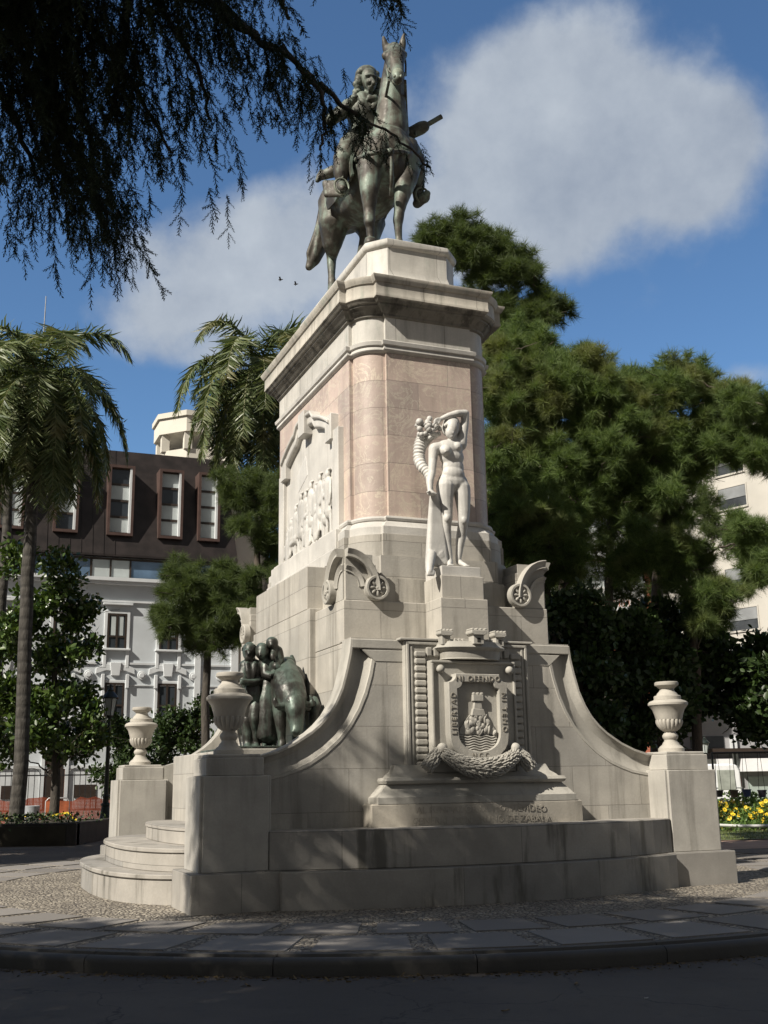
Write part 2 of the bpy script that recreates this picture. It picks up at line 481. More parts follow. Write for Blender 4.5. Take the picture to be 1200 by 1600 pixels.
# ---- concave wings ------------------------------------------------------------------------
WO = [(2.27, 3.43), (2.25, 3.25), (2.20, 3.02), (2.13, 2.76), (2.04, 2.56), (1.94, 2.40), (1.82, 2.27), (1.70, 2.17), (1.46, 2.02), (1.23, 1.92), (1.02, 1.86), (.62, 1.83)]
WI = [(2.62, 3.12), (2.58, 2.92), (2.50, 2.66), (2.40, 2.44), (2.27, 2.23), (2.11, 2.04), (1.90, 1.86), (1.68, 1.72), (1.50, 1.645), (1.31, 1.58), (1.03, 1.53), (.62, 1.50)]
def lerp(a, b, t): return tuple(x+(y-x)*t for x, y in zip(a, b))
def wing(flip_u, flip_v):
    fu = (lambda x: 2*CU-x) if flip_u else (lambda x: x)
    fv = (lambda y: 2*CV-y) if flip_v else (lambda y: y)
    v0, v1 = .70, 1.06
    b = MB()
    b.loft([[(fu(x), fv(v), z) for x, z in [(2.62, 3.43)]+WI+[(.62, .5), (3.6, .5), (3.6, 3.43)]] for v in (v0, v1)])
    o = b.build('wing_wall', GRAN, mon, smooth=35)
    # moulded band along the curve: fillet, hollow, roll
    b = MB(); n = len(WO)
    prof = [(.0, v1-v0), (.0, -.012), (.085, -.012), (.10, .012), (.16, .045), (.34, .082), (.52, .082), (.72, .055), (.86, .018), (.88, -.006), (.985, -.010), (1.0, .0), (1.0, v1-v0)]
    rings = []
    top = lambda t: (2.95, 3.43-(.33)*t) 
    for i in range(n):
        rings.append([(fu(lerp(WO[i], WI[i], t)[0]), fv(v0+d), lerp(WO[i], WI[i], t)[1]) for t, d in prof])
    b.loft(rings)
    b.build('wing_moulding', CARVE, mon, smooth=28)
    b = MB()
    b.box(*sorted((fu(2.272), fu(3.1))), *sorted((fv(v0-.014), fv(v0+.03))), 3.30, 3.432)
    b.prism([(fu(2.62), 3.12), (fu(2.42), 3.29), (fu(3.05), 3.29), (fu(3.05), 3.12)], fv(v0-.008), fv(v0+.03))
    b.build('wing_head', CARVE, mon, bevel=.012)
for fu_ in (0, 1):
    for fv_ in (0, 1): wing(fu_, fv_)
b = MB()
b.box(2.275, 5.725, .71, 1.2, 3.431, 3.452); b.build('wing_coping', GRAN, mon)
b = MB(); b.box(2.275, 5.725, 7.0, 7.49, 3.431, 3.452); b.build('wing_coping', GRAN, mon)
# ---- shield panel ------------------------------------------------------------------------
def panel(front):
    fv = (lambda y: y) if front else (lambda y: 2*CV-y)
    def bx(b, u0, u1, v0, v1, z0, z1): b.box(u0, u1, *sorted((fv(v0), fv(v1))), z0, z1)
    b = MB()
    bx(b, 3.03, 4.97, .60, .9, 1.5, 3.42); bx(b, 2.95, 5.05, .57, .9, 3.42, 3.455)
    bx(b, 3.05, 3.09, .575, .62, 1.6, 3.40); bx(b, 4.91, 4.95, .575, .62, 1.6, 3.40)
    bx(b, 3.11, 3.145, .585, .62, 1.6, 3.34); bx(b, 4.855, 4.89, .585, .62, 1.6, 3.34); bx(b, 3.05, 4.95, .575, .62, 3.36, 3.40)
    b.build('shield_panel', CARVE, mon, bevel=.008)
    b = MB()                                              # ribbed border of rounded billets
    for sx in (3.165, 4.665):
        for k in range(16):
            z = 1.68+k*.1005
            b.prism([(sx, z+.015), (sx+.02, z), (sx+.15, z), (sx+.17, z+.015), (sx+.17, z+.068), (sx+.15, z+.083), (sx+.02, z+.083), (sx, z+.068)], fv(.545), fv(.61))
    for k in range(12):
        x = 3.345+k*.1105
        b.prism([(x, 3.2), (x+.085, 3.2), (x+.085, 3.33), (x, 3.33)], fv(.55), fv(.61))
    b.build('billet_border', CARVE, mon, bevel=.018, seg=2)
    b = MB()
    bx(b, 3.345, 4.655, .44, .61, 1.62, 3.135)
    bx(b, 3.345, 4.655, .405, .445, 3.095, 3.135); bx(b, 3.345, 3.385, .405, .445, 1.62, 3.095); bx(b, 4.615, 4.655, .405, .445, 1.62, 3.095)
    pl = b.build('shield_plate', CARVE, mon, bevel=.012, seg=2)
    # the shield: band with clipped upper corners and round foot, sunk field
    def shield(hw, zt, zb, clip, zc):
        P = []
        for i in range(7):
            a = math.pi/2*i/6; P.append((CU-hw+clip*math.sin(a), zt-clip*math.cos(a)))     # concave bite
        Q = [(CU-hw, zc)]
        for i in range(1, 13):
            a = math.pi*i/12
            Q.append((CU-hw*math.cos(a), zc-(zc-zb)*math.sin(a)**.8))
        R_ = [(2*CU-x, z) for x, z in reversed(P)]
        return P[::-1][::-1]+R_+[(2*CU-x, z) for x, z in Q][:1]+list(reversed(Q))[1:-1]+[Q[0]]
    outer = shield(.455, 2.945, 1.76, .115, 2.12)
    n_ = len(outer)
    inner = [(CU+(x-CU)*.70, 2.37+(z-2.37)*.80) for x, z in outer]
    b = MB()
    rings = [[(x, fv(.45), z) for x, z in outer], [(x, fv(.312), z) for x, z in outer], [(CU+(x-CU)*.975, fv(.296), 2.37+(z-2.37)*.985) for x, z in outer],
             [(CU+(x-CU)*1.03, fv(.296), 2.37+(z-2.37)*1.015) for x, z in inner], [(x, fv(.305), z) for x, z in inner], [(x, fv(.375), z) for x, z in inner]]
    b.loft(rings)
    shd = b.build('shield', CARVE, mon, smooth=30)
    if front:
        def T(x, z, rot=0): return Matrix.Translation((x, .293, z)) @ Matrix.Rotation(R(90), 4, 'X') @ Matrix.Rotation(rot, 4, 'Z')
        text_mesh('NI OFENDO', .105, .007, T(CU, 2.875), 'lettering', LETTER, shd, 1.28)
        text_mesh('LIBERTAD', .105, .007, T(CU-.385, 2.40, R(90)), 'lettering', LETTER, shd, 1.3)
        text_mesh('NI TEMO', .105, .007, T(CU+.385, 2.42, R(-90)), 'lettering', LETTER, shd, 1.4)
        text_mesh('N C C', .085, .004, T(CU, 1.835), 'lettering', LETTER, shd, 1.1)
    # fort on a rocky hill above the waves
    b = MB(); V0 = .372
    def fp(poly, d, z=None): b.prism(poly, fv(V0-d), fv(V0+.01))
    fp([(CU-.10, 2.37), (CU+.12, 2.37), (CU+.09, 2.46), (CU-.075, 2.47)], .05)
    fp([(CU-.065, 2.46), (CU+.075, 2.46), (CU+.055, 2.57), (CU-.045, 2.57)], .045)
    fp([(CU-.075, 2.57), (CU+.085, 2.57), (CU+.085, 2.66), (CU-.075, 2.66)], .06)
    for dx in (-.07, -.01, .05): fp([(CU+dx, 2.66), (CU+dx+.035, 2.66), (CU+dx+.035, 2.69), (CU+dx, 2.69)], .06)
    b.build('fort', CARVE, shd, bevel=.006)
    b = MB(); rr = np.random.default_rng(3)
    b.prism([(CU-.29, 2.12), (CU+.29, 2.12), (CU+.27, 2.18), (CU+.17, 2.30), (CU+.11, 2.385), (CU-.11, 2.385), (CU-.17, 2.33), (CU-.27, 2.2)], fv(V0-.025), fv(V0+.01))
    for k in range(34):
        z = 2.14+.24*rr.random(); w_ = .27-(z-2.14)*.75
        x = CU+w_*rr.uniform(-1, 1)
        b.ell((x, fv(V0-.022), z), (.02+.03*rr.random(), .03, .03+.05*rr.random()), 8, 6, Matrix.Rotation(rr.uniform(-.7, .7), 3, 'Y'))
    b.build('rocky_hill', CARVE, shd, smooth=40)
    b = MB()
    for k in range(7):
        z = 2.09-k*.034; hw = .29*math.sqrt(max(.05, 1-((2.12-z)/.27)**2))
        P = [(CU-hw+2*hw*i/24, fv(V0-.02), z+.011*math.sin((CU-hw+2*hw*i/24)*34)) for i in range(25)]
        b.tube(P, .0135, 5)
    b.build('waves', CARVE, shd, smooth=60)
    b = MB()
    for x in (CU-.535, CU+.535):
        b = MB(); b.tube([(x, fv(.45), 3.01), (x, fv(.36), 3.01)], .04, 14); b.ell((x, fv(.365), 3.01), .058, 14, 10)
        b.build('stud', CARVE, mon, smooth=40)
    # mural crown
    b = MB(); n = 18
    def cr(r, z): return [(CU+(r+.0)*math.cos(math.pi*i/n)*1.0, fv(.50-(.20+(r-.45)*.6)*math.sin(math.pi*i/n)), z) for i in range(n+1)]+[(CU-r, fv(.62), z), (CU+r, fv(.62), z)]
    b.loft([cr(.45, 3.15), cr(.46, 3.155), cr(.445, 3.17), cr(.46, 3.27), cr(.52, 3.30), cr(.535, 3.315), cr(.525, 3.33), cr(.50, 3.345), cr(.47, 3.40)])
    crn = b.build('mural_crown', CARVE, mon, smooth=30)
    for x, v, s in ((-.42, .46, .9), (0., .30, 1.1), (.42, .46, .9)):
        b = MB()
        b.box(CU+x-.075*s, CU+x+.075*s, *sorted((fv(v-.07*s), fv(v+.08*s))), 3.35, 3.48)
        b.prism([(CU+x-.075*s, 3.475), (CU+x+.075*s, 3.475), (CU+x+.11*s, 3.50), (CU+x+.11*s, 3.545), (CU+x-.11*s, 3.545), (CU+x-.11*s, 3.50)], fv(v-.10*s), fv(v+.09*s))
        for k in range(4):
            xx = CU+x-.105*s+k*.06*s
            b.box(xx, xx+.034*s, *sorted((fv(v-.098*s), fv(v+.085*s))), 3.545, 3.572)
        t = b.build('crown_tower', CARVE, crn, bevel=.008)
        if front:
            b = MB(); b.box(CU+x-.025, CU+x+.025, v-.07*s-.004, v-.07*s+.01, 3.38, 3.44)
            b.build('opening', plain('dark_recess', (.03, .028, .024), .9) if x == 0 and front else bpy.data.materials['dark_recess'] if 'dark_recess' in bpy.data.materials else LETTER, t)
    b = MB()
    for x0, x1 in ((-.31, -.13), (.13, .31)):
        for k in range(3):
            xx = CU+x0+(x1-x0)*k/3
            b.box(xx, xx+.04, *sorted((fv(.36), fv(.42))), 3.39, 3.44)
    b.build('merlon', CARVE, crn, bevel=.006)
    # laurel garland
    b = MB(); rr = np.random.default_rng(5)
    def garland(P, rad):
        b.tube(P, [r*.82 for r in rad], 12)
        P = [Vector(p) for p in P]
        for i in range(len(P)-1):
            d = (P[i+1]-P[i]).normalized(); q = d.to_track_quat('Z', 'Y').to_matrix()
            m = int((P[i+1]-P[i]).length/.03)+1
            for k in range(m):
                c = P[i].lerp(P[i+1], k/m); r = rad[i]+(rad[i+1]-rad[i])*k/m
                for j in range(11):
                    a = 2*math.pi*(j+.5*(k % 2))/11+rr.uniform(-.2, .2)
                    s_ = 1 if c.x < CU else -1
                    off = q @ Vector((math.cos(a)*r*.9, math.sin(a)*r*.9, 0))
                    tilt = Matrix.Rotation(.35, 3, q @ Vector((-math.sin(a), math.cos(a), 0)))
                    b.ell(c+off, (.014, .014, .040), 6, 5, tilt @ q)
    # swag under the shield
    sw = []
    for i in range(13):
        t = -1+2*i/12
        sw.append((CU+.56*t, fv(.27-.05*(1-t*t)), 1.655+.21*t*t))
    garland(sw, [.075+.075*(1-abs(-1+2*i/12)**1.6) for i in range(13)])
    garland([(CU-.58, fv(.36), 1.90), (CU-.68, fv(.34), 1.80), (CU-.80, fv(.33), 1.66)], [.07, .10, .085])
    garland([(CU+.58, fv(.36), 1.90), (CU+.68, fv(.34), 1.80), (CU+.80, fv(.33), 1.66)], [.07, .10, .085])
    b.build('garland', CARVE, mon, smooth=50)
    b = MB()
    for x in (CU-.56, CU+.56):
        b.tube([(x, fv(.45), 1.93), (x, fv(.31), 1.93)], .05, 12); b.ell((x, fv(.33), 1.93), .075, 12, 8)
    b.tube([(CU-.05, fv(.205), 1.50), (CU-.01, fv(.10+.0), 1.60), (CU+.05, fv(.13), 1.72), (CU+.085, fv(.2), 1.78)], .022, 6)
    b.build('garland_knot', CARVE, mon, smooth=50)
    # moulded base under the panel, and the inscription block
    b = MB()
    def ring(hw, v, z): 
        return [(CU-hw, fv(1.0), z)]+[(CU-hw+2*hw*i/16, fv(v-.04*(1-(-1+2*i/16)**2)), z) for i in range(17)]+[(CU+hw, fv(1.0), z)]
    b.loft([ring(1.32, .42, 1.465), ring(1.355, .385, 1.475), ring(1.37, .365, 1.51), ring(1.355, .385, 1.55), ring(1.29, .45, 1.555), ring(1.27, .47, 1.58), ring(1.20, .53, 1.63), ring(1.16, .565, 1.72)])
    b.build('panel_base', CARVE, mon, smooth=35)
    b = MB()
    b.loft([ring(1.50, .335, 1.215), ring(1.50, .335, 1.30), ring(1.475, .36, 1.315), ring(1.42, .40, 1.38), ring(1.36, .44, 1.44), ring(1.33, .46, 1.47)])
    b.build('panel_slope', WHITE if not front else CARVE, mon, smooth=30)
    b = MB()
    b.loft([ring(1.585, .335, .90), ring(1.585, .335, 1.20), ring(1.56, .355, 1.218)])
    ib = b.build('inscription_block', stone('inscription_granite'+('' if front else '_back'), (.45, .415, .355), 1.3, 4., joint=.45, grime=.3), mon, smooth=30)
    if front:
        ICUT = plain('incised_letters', (.365, .335, .285), .9)
        def T2(x, z): return Matrix.Translation((x, .294+.04*(((x-CU)/1.585)**2), z)) @ Matrix.Rotation(R(90), 4, 'X')
        text_mesh('AL FUNDADOR DE MONTEVIDEO', .125, .002, T2(CU, 1.125), 'inscription', ICUT, ib, 1.03)
        text_mesh('GENERAL DON BRUNO DE ZABALA', .125, .002, T2(CU, .985), 'inscription', ICUT, ib, 1.03)
panel(True); panel(False)
# ---- pedestal of the marble figure ----------------------------------------------------
def figure_pedestal(front):
    fv = (lambda y: y) if front else (lambda y: 2*CV-y)
    b = MB()
    b.box(3.62, 4.38, *sorted((fv(.64), fv(1.3))), 3.44, 4.06); b.box(3.66, 4.34, *sorted((fv(.68), fv(1.3))), 4.06, 4.40)
    b.build('figure_pedestal', GRAN, mon, bevel=.01)
    b = MB(); b.box(3.685, 4.315, *sorted((fv(.715), fv(1.3))), 4.40, 4.545)
    b.build('figure_slab', WHITE, mon, bevel=.008)
figure_pedestal(True); figure_pedestal(False)
# ---- stepped base of the shaft ------------------------------------------------------------
b = MB(); courses(b, lambda o: plan_shaft(o, r0=.46), [(.30, 4.05), (.30, 4.44)])
b.build('base_course', GRAN, mon, smooth=35)
b = MB(); courses(b, lambda o: plan_shaft(o, r0=.43), [(.235, 4.44), (.235, 4.80)])
b.build('base_course', GRAN, mon, smooth=35)
b = MB(); courses(b, lambda o: plan_shaft(o, r0=.42), [(.17, 4.80), (.17, 5.15)])
b.build('base_course', GRAN, mon, smooth=35)
b = MB(); courses(b, plan_shaft, [(.155, 5.15), (.155, 5.275), (.13, 5.29), (.105, 5.33), (.07, 5.37), (.055, 5.385), (.075, 5.395), (.085, 5.425), (.075, 5.455), (.045, 5.465), (.0, 5.47)])
b.build('base_moulding', WHITE, mon, smooth=35)
b = MB(); courses(b, plan_shaft, [(0, 5.46), (0, 8.18)])
b.build('shaft', PINK, mon, smooth=35)
b = MB(); courses(b, plan_shaft, [(.0, 8.15), (.035, 8.165), (.055, 8.195), (.05, 8.235), (.04, 8.25), (.075, 8.27), (.085, 8.33), (.06, 8.345), (.015, 8.37)])
b.build('string_course', WHITE, mon, smooth=35)
b = MB(); courses(b, plan_shaft, [(.012, 8.35), (.012, 8.80)])
b.build('frieze', WHITEJ, mon, smooth=35)
b = MB(); courses(b, plan_shaft, [(.012, 8.75), (.05, 8.77), (.055, 8.80), (.09, 8.82), (.12, 8.87), (.165, 8.905), (.17, 8.93), (.20, 8.94), (.245, 9.0), (.255, 9.0), (.255, 9.04), (.25, 9.05), (.25, 9.22), (.255, 9.235), (.275, 9.24), (.29, 9.27), (.315, 9.32), (.315, 9.345), (.2, 9.37), (.0, 9.40)])
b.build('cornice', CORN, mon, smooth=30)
b = MB(); courses(b, plan_chamfer, [(.10, 9.36), (.10, 9.55), (.085, 9.565), (.03, 9.72), (.0, 9.80), (0, 10.20), (.02, 10.205), (.045, 10.23), (.055, 10.28), (.045, 10.335), (.02, 10.355), (-.1, 10.375)])
b.build('blocking_course', WHITEJ, mon, smooth=35)
# ---- corner ornaments: arch band over a block with two rosettes ---------------------------
def rosette(b, c, axis, r, sgn):
    def P(a, rr, d):
        x, z = math.cos(a)*rr, math.sin(a)*rr
        return (c[0]+x, c[1]+sgn*d, c[2]+z) if axis == 'y' else (c[0]+sgn*d, c[1]+x, c[2]+z)
    n = 28
    rings = [[P(2*math.pi*i/n, rr, d) for i in range(n)] for rr, d in ((r, -.03), (r, .07), (r*.93, .085), (r*.78, .085), (r*.74, .05), (.01, .05))]
    b.loft(rings)
    for k in range(8):
        a = 2*math.pi*k/8
        q = Matrix.Rotation(-a, 3, 'Y') if axis == 'y' else Matrix.Rotation(a, 3, 'X')
        rad = (r*.26, .03, r*.13) if axis == 'y' else (.03, r*.26, r*.13)
        b.ell(P(a, r*.44, .055), rad, 8, 6, q)
    b.ell(P(0, 0, .06), (r*.16,)*3, 8, 6)
def ornament(fu_, fv_):
    fu = (lambda x: 2*CU-x) if fu_ else (lambda x: x)
    fv = (lambda y: 2*CV-y) if fv_ else (lambda y: y)
    su = -1 if not fu_ else 1; sv = -1 if not fv_ else 1
    b = MB()
    b.box(*sorted((fu(2.36), fu(2.85))), *sorted((fv(1.20), fv(1.75))), 4.05, 4.60)
    b.build('ornament_block', GRAN, mon, bevel=.01)
    b = MB()
    # hood band running over the front and the side, each falling to a rosette
    def hood(run, span, axis):
        P = []; n = 12
        for i in range(n+1):
            t = i/n
            P.append((run(t), 4.86-.56*t**2.1))
        return P
    n = 14
    for axis in ('y', 'x'):
        L = .42
        TH = [math.pi/2*i/n for i in range(n+1)]
        outer = [(.50*math.sin(q), 4.20+.60*math.cos(q)) for q in TH]
        inner = [(.40*math.sin(q), 4.20+.48*math.cos(q)) for q in TH]
        inner2 = [(.29*math.sin(q), 4.22+.34*math.cos(q)) for q in TH[:-1]]
        def pt(x, z, d):
            return (fu(2.37+x), fv(1.19-d), z) if axis == 'y' else (fu(2.35-d), fv(1.21+x), z)
        for A, B, d in ((outer, inner, .13), (inner2, [(x*.70, 4.24+(z-4.24)*.72) for x, z in inner2], .05)):
            rings = []
            for (x, z), (x2, z2) in zip(A, B):
                rings.append([pt(x, z, -.05), pt(x, z, d), pt(x*.9+x2*.1, z*.9+z2*.1, d+.01), pt(x*.3+x2*.7, z*.3+z2*.7, d-.025), pt(x2, z2, d-.02), pt(x2, z2, -.05)])
            b.loft(rings)
    for axis in ('y', 'x'):                               # the solid quarter round under the hood
        Q = [(0, 4.06), (.46, 4.06)]+[(.46*math.sin(q), 4.18+.50*math.cos(q)) for q in reversed(TH)]
        b.loft([[((fu(2.37+x), fv(1.19-d), z) if axis == 'y' else (fu(2.35-d), fv(1.21+x), z)) for x, z in Q] for d in (-.3, .012)])
    rosette(b, (fu(2.83), fv(1.15), 4.235), 'y', .185, sv)
    rosette(b, (fu(2.31), fv(1.66), 4.235), 'x', .185, su)
    b.box(*sorted((fu(2.37), fu(2.8))), *sorted((fv(1.205), fv(1.7))), 4.60, 4.74)
    b.build('corner_ornament', CARVE, mon, smooth=32)
for a in (0, 1):
    for c in (0, 1): ornament(a, c)
# ---- side relief panel ----------------------------------------------------------------------
def side_panel(left):
    fu = (lambda x: x) if left else (lambda x: 2*CU-x)
    b = MB()
    def bx(u0, u1, v0, v1, z0, z1): b.box(*sorted((fu(u0), fu(u1))), v0, v1, z0, z1)
    bx(2.60, 2.85, 2.28, 5.92, 5.02, 5.36); bx(2.54, 2.85, 2.2, 6.0, 4.80, 5.02)
    b.build('panel_sill', WHITE, mon, bevel=.012)
    b = MB()
    zt = 7.10; c = CV
    bx(2.70, 2.82, 2.42, 2.72, 5.36, zt); bx(2.70, 2.82, 5.48, 5.78, 5.36, zt)
    bx(2.66, 2.82, 2.66, 2.96, 6.95, 7.40); bx(2.66, 2.82, 5.24, 5.54, 6.95, 7.40)
    arcv = [(2.74+(5.46-2.74)*i/20) for i in range(21)]
    def az(v): 
        t = abs(v-c)/(c-2.74)
        return 7.30+.40*(1-t**2)**1.0+(.10 if t < .34 else 0)
    rings = [[(fu(2.62), v, az(v)), (fu(2.62), v, az(v)-.05), (fu(2.67), v, az(v)-.08), (fu(2.665), v, az(v)-.20), (fu(2.70), v, az(v)-.24), (fu(2.82), v, az(v)-.24), (fu(2.82), v, az(v))] for v in arcv]
    b.loft(rings)
    bx(2.60, 2.82, c-.17, c+.17, 7.42, 7.86)
    b.build('panel_frame', WHITE, mon, bevel=.01)
    b = MB()
    P = [(2.7, 5.34), (5.5, 5.34), (5.5, 7.0)]+[(v, az(v)-.15) for v in reversed(arcv)]+[(2.7, 7.0)]
    b.prism(P, fu(2.765), fu(2.82), 'x')
    pn = b.build('relief_panel', WHITE, mon)
    b = MB(); rr = np.random.default_rng(11)
    fig = [(2.98, 6.42, 1.05, .13), (3.22, 6.30, .9, .05), (3.46, 6.48, .95, .06), (3.70, 6.36, .9, .05), (3.95, 6.46, .95, .06), (4.25, 6.38, .9, .05), (4.52, 6.40, .9, .06), (4.80, 6.25, .85, .07), (5.05, 6.05, .7, .1), (5.22, 5.85, .5, .12), (3.62, 5.95, .6, .10), (4.08, 5.85, .5, .10)]
    for v, z, h, d in fig:
        u = 2.78-d*.5; f = d/.13
        b.ell((fu(u-.03), v, z+.02), (.05+.03*f, .062, .085), 10, 8)                    # head
        b.ell((fu(u-.015), v, z+.095), (.06, .10, .03), 10, 6)                          # hat
        b.cap((fu(u), v, z-.14), (fu(u), v+.02, z-.42), .12, .105)                       # body
        b.cap((fu(u), v, z-.42), (fu(u+.01), v, max(5.75, z-.62)), .085, .125)            # coat
        for s_ in (-.075, .075):
            b.cap((fu(u), v+s_, max(5.75, z-.60)), (fu(u+.01), v+s_*1.4, 5.40), .05, .035)
        a = rr.uniform(-.8, .8)
        b.chain([((fu(u-.03), v-.13, z-.15), .05), ((fu(u-.06), v-.18, z-.36), .042), ((fu(u-.08), v-.10+a*.1, z-.46+a*.1), .038)])
        b.chain([((fu(u-.02), v+.13, z-.15), .05), ((fu(u-.04), v+.19, z-.34), .042), ((fu(u-.06), v+.14, z-.2+a*.2), .038)])
    for v, t in ((3.3, .1), (3.62, .02), (3.85, -.03), (4.15, .03), (4.4, -.05)):        # pikes and a standard
        b.cap((fu(2.75), v, 6.2), (fu(2.76), v+t, 7.05), .014, .010)
    b.prism([(4.2, 6.75), (4.75, 6.55), (4.85, 6.9), (4.3, 7.15)], fu(2.745), fu(2.77), 'x')
    b.v = [(fu(2.775-(2.775-fu(x))*.62), y, z) for x, y, z in b.v]
    b.sculpt('relief_figures', STATUE, pn, .014, 2)
side_panel(True); side_panel(False)

# ================================================================ urns
UP = [(.0, 0), (.195, 0), (.195, .055), (.185, .06), (.165, .085), (.13, .11), (.12, .135), (.095, .165), (.095, .185), (.105, .195), (.118, .225), (.118, .245), (.10, .275), (.085, .285), (.085, .305), (.10, .31), (.145, .34), (.185, .39), (.205, .44), (.203, .475), (.195, .485), (.200, .50), (.215, .56), (.240, .63), (.285, .69), (.298, .70), (.300, .715), (.298, .735), (.27, .76), (.215, .78), (.205, .785), (.205, .80), (.205, .835), (.19, .845), (.165, .85), (.15, .88), (.12, .91), (.108, .93), (.11, .95), (.15, .985), (.178, 1.0), (.182, 1.02), (.178, 1.045), (.165, 1.055), (.0, 1.06)]
URNM = stone('urn_stone', (.46, .43, .375), joint=0, grime=.3)
def urn(u, v, label):
    t = thing('stone_urn', label, 'urn', (u, v, 1.872), 'm', group='stone urns on the piers')
    def part(name, lo, hi, mod=None):
        b = MB(); pr = [p for p in UP if lo-1e-6 <= p[1] <= hi+1e-6]
        b.lathe([(0.001, pr[0][1])]+pr+[(0.001, pr[-1][1])], (u, v, 1.872), 64, mod)
        return b.build(name, URNM, t, smooth=40)
    part('foot', .0, .305)
    fl = lambda a, z: 1-.13*min(1, max(0, (z-.31)/.05))*(1-abs(math.sin(a*9))**.7)*(1 if z < .482 else 0)
    b = MB(); pr = [p for p in UP if .30 <= p[1] <= .486]
    b.lathe([(.001, .30)]+pr+[(.001, .486)], (u, v, 1.872), 144, fl); b.build('fluted_bowl', URNM, t, smooth=60)
    part('body', .485, .785); part('lid', .78, 1.06)
urn(*PIERS[0], 'large stone urn on the nearest shaded pier at the left corner of the wall')
urn(*PIERS[1], 'stone urn on the right hand pier in front of dark trees')
urn(*PIERS[2], 'stone urn on the far left pier behind the round steps')
# ================================================================ bronze
def bronze(name, base, patina, amt, rough=.5, metal=.45):
    m = M(name)
    n1 = m.noise(2.6, 7, .6); n2 = m.noise(14, 5, .6); st = m.noise(1, 6, .6, stretch=(9, 9, .9))
    c = m.mix(m.ramp(n1, .32, .68), tuple(x*.5 for x in base), tuple(x*1.4 for x in base)); c = m.mix(m.ramp(st, .52, .66, 0, .6), c, tuple(x*.4 for x in base))
    pk = m.ramp(m.math('ADD', m.math('MULTIPLY', n1, .6), m.math('MULTIPLY', st, .5)), .52, .68)
    ge = m.node('ShaderNodeNewGeometry'); sp = m.node('ShaderNodeSeparateXYZ'); m.l.new(ge.outputs['Normal'], sp.inputs[0])
    up = m.ramp(m.math('ADD', sp.outputs[2], m.math('MULTIPLY', m.math('SUBTRACT', n2, .5), 1.2)), .25, 1.0)   # rain has greened what faces the sky
    f = m.math('MULTIPLY', m.math('MAXIMUM', pk, up), amt)
    c = m.mix(f, c, patina)
    c = m.mix(m.math('MULTIPLY', m.ramp(n2, .55, .8), .35), c, tuple(x*.4 for x in base))
    h = m.bump(n2, .25, .02); h = m.bump(m.noise(60, 4), .2, .006, h)
    return m.fin(c, m.ramp(n2, .2, .8, rough-.08, rough+.15), h, metal)
HORSE = bronze('weathered_bronze', (.082, .072, .058), (.19, .25, .205), .75, .55, .2)
RIDER = bronze('green_bronze', (.085, .086, .07), (.21, .27, .225), .6, .58, .2)
GROUP = bronze('dark_bronze', (.036, .034, .029), (.14, .20, .165), .6, .40, .3)
MUZ = bronze('patina_bronze', (.16, .17, .13), (.30, .36, .29), .6, .6, .1)
def P3(p):
    return tuple(p)
# ================================================================ equestrian statue
MB.RS = 1.0
hb = (3.8, 3.9, 10.375)
eq = thing('equestrian_statue', 'green brown bronze rider in a long wig on a standing horse atop the pedestal', 'statue', hb, 'm')
b = MB(); b.box(3.3, 4.32, 2.45, 5.5, 10.36, 10.46)
b.build('bronze_plinth', HORSE, eq, bevel=.02)
g = G
b = MB()
b.chain([((3.76, 2.85, 12.42), .47), ((3.78, 3.7, 12.22), .57), ((3.78, 4.5, 12.40), .55), ((3.78, 4.95, 12.45), .47)])
b.chain([(g(606, 232, 2.72), .42), (g(606, 258, 2.70), .34), (g(606, 285, 3.15), .30)])
b.cap(g(583, 232, 2.72), g(582, 268, 2.75), .26, .22); b.cap(g(633, 236, 2.72), g(634, 268, 2.75), .27, .22)   # shoulders
b.ell(g(591, 236, 2.58), (.24, .26, .30), 14, 10); b.ell(g(625, 238, 2.58), (.24, .26, .30), 14, 10)              # breast muscles
b.chain([(g(611, 205, 2.75), .34), (g(612, 165, 2.68), .265), (g(614, 125, 2.68), .22), (g(616, 98, 2.66), .185)])   # neck
b.chain([(g(606, 205, 3.05), .26), (g(607, 160, 2.98), .19), (g(611, 110, 2.9), .14), (g(615, 78, 2.7), .12)])       # crest
b.chain([(g(616, 84, 2.55), .19), (g(617, 90, 2.38), .20), (g(618, 100, 2.22), .155), (g(620, 110, 2.10), .128), (g(621, 117, 2.02), .118), (g(622, 123, 1.98), .10)])
b.cap(g(614, 106, 2.52), g(618, 122, 2.15), .17, .09)                                                            # jaw
b.ell(g(601, 87, 2.34), (.06, .07, .08)); b.ell(g(632, 86, 2.34), (.06, .07, .08))                               # brows
for ex, ey, bx_, by in ((599, 57, 604, 80), (631, 53, 628, 77)):
    b.chain([(g(bx_, by, 2.56), .072), (g((ex*.5+bx_*.5), (ey*.5+by*.5), 2.54), .066), (g(ex, ey, 2.52), .03)])
b.ell(g(616, 74, 2.45), (.11, .10, .10)); b.chain([(g(616, 72, 2.42), .06), (g(613, 82, 2.22), .05), (g(612, 90, 2.14), .03)])                                                                         # forelock
def leg(pts): b.chain(pts)
leg([(g(579, 262, 2.70), .25), (g(577, 300, 2.58), .165), (g(577, 330, 2.62), .105), (g(577, 347, 2.58), .105), (g(578, 353, 2.6), .082), (g(579, 374, 2.62), .066), (g(580, 384, 2.60), .085), (g(579, 391, 2.55), .075)])
leg([(g(637, 255, 2.72), .27), (g(634, 280, 2.62), .215), (g(630, 298, 2.60), .17), (g(626, 316, 2.60), .128), (g(624, 330, 2.62), .10), (g(622, 345, 2.63), .10), (g(622, 352, 2.64), .08), (g(623, 372, 2.66), .064), (g(624, 383, 2.64), .083), (g(624, 390, 2.6), .075)])
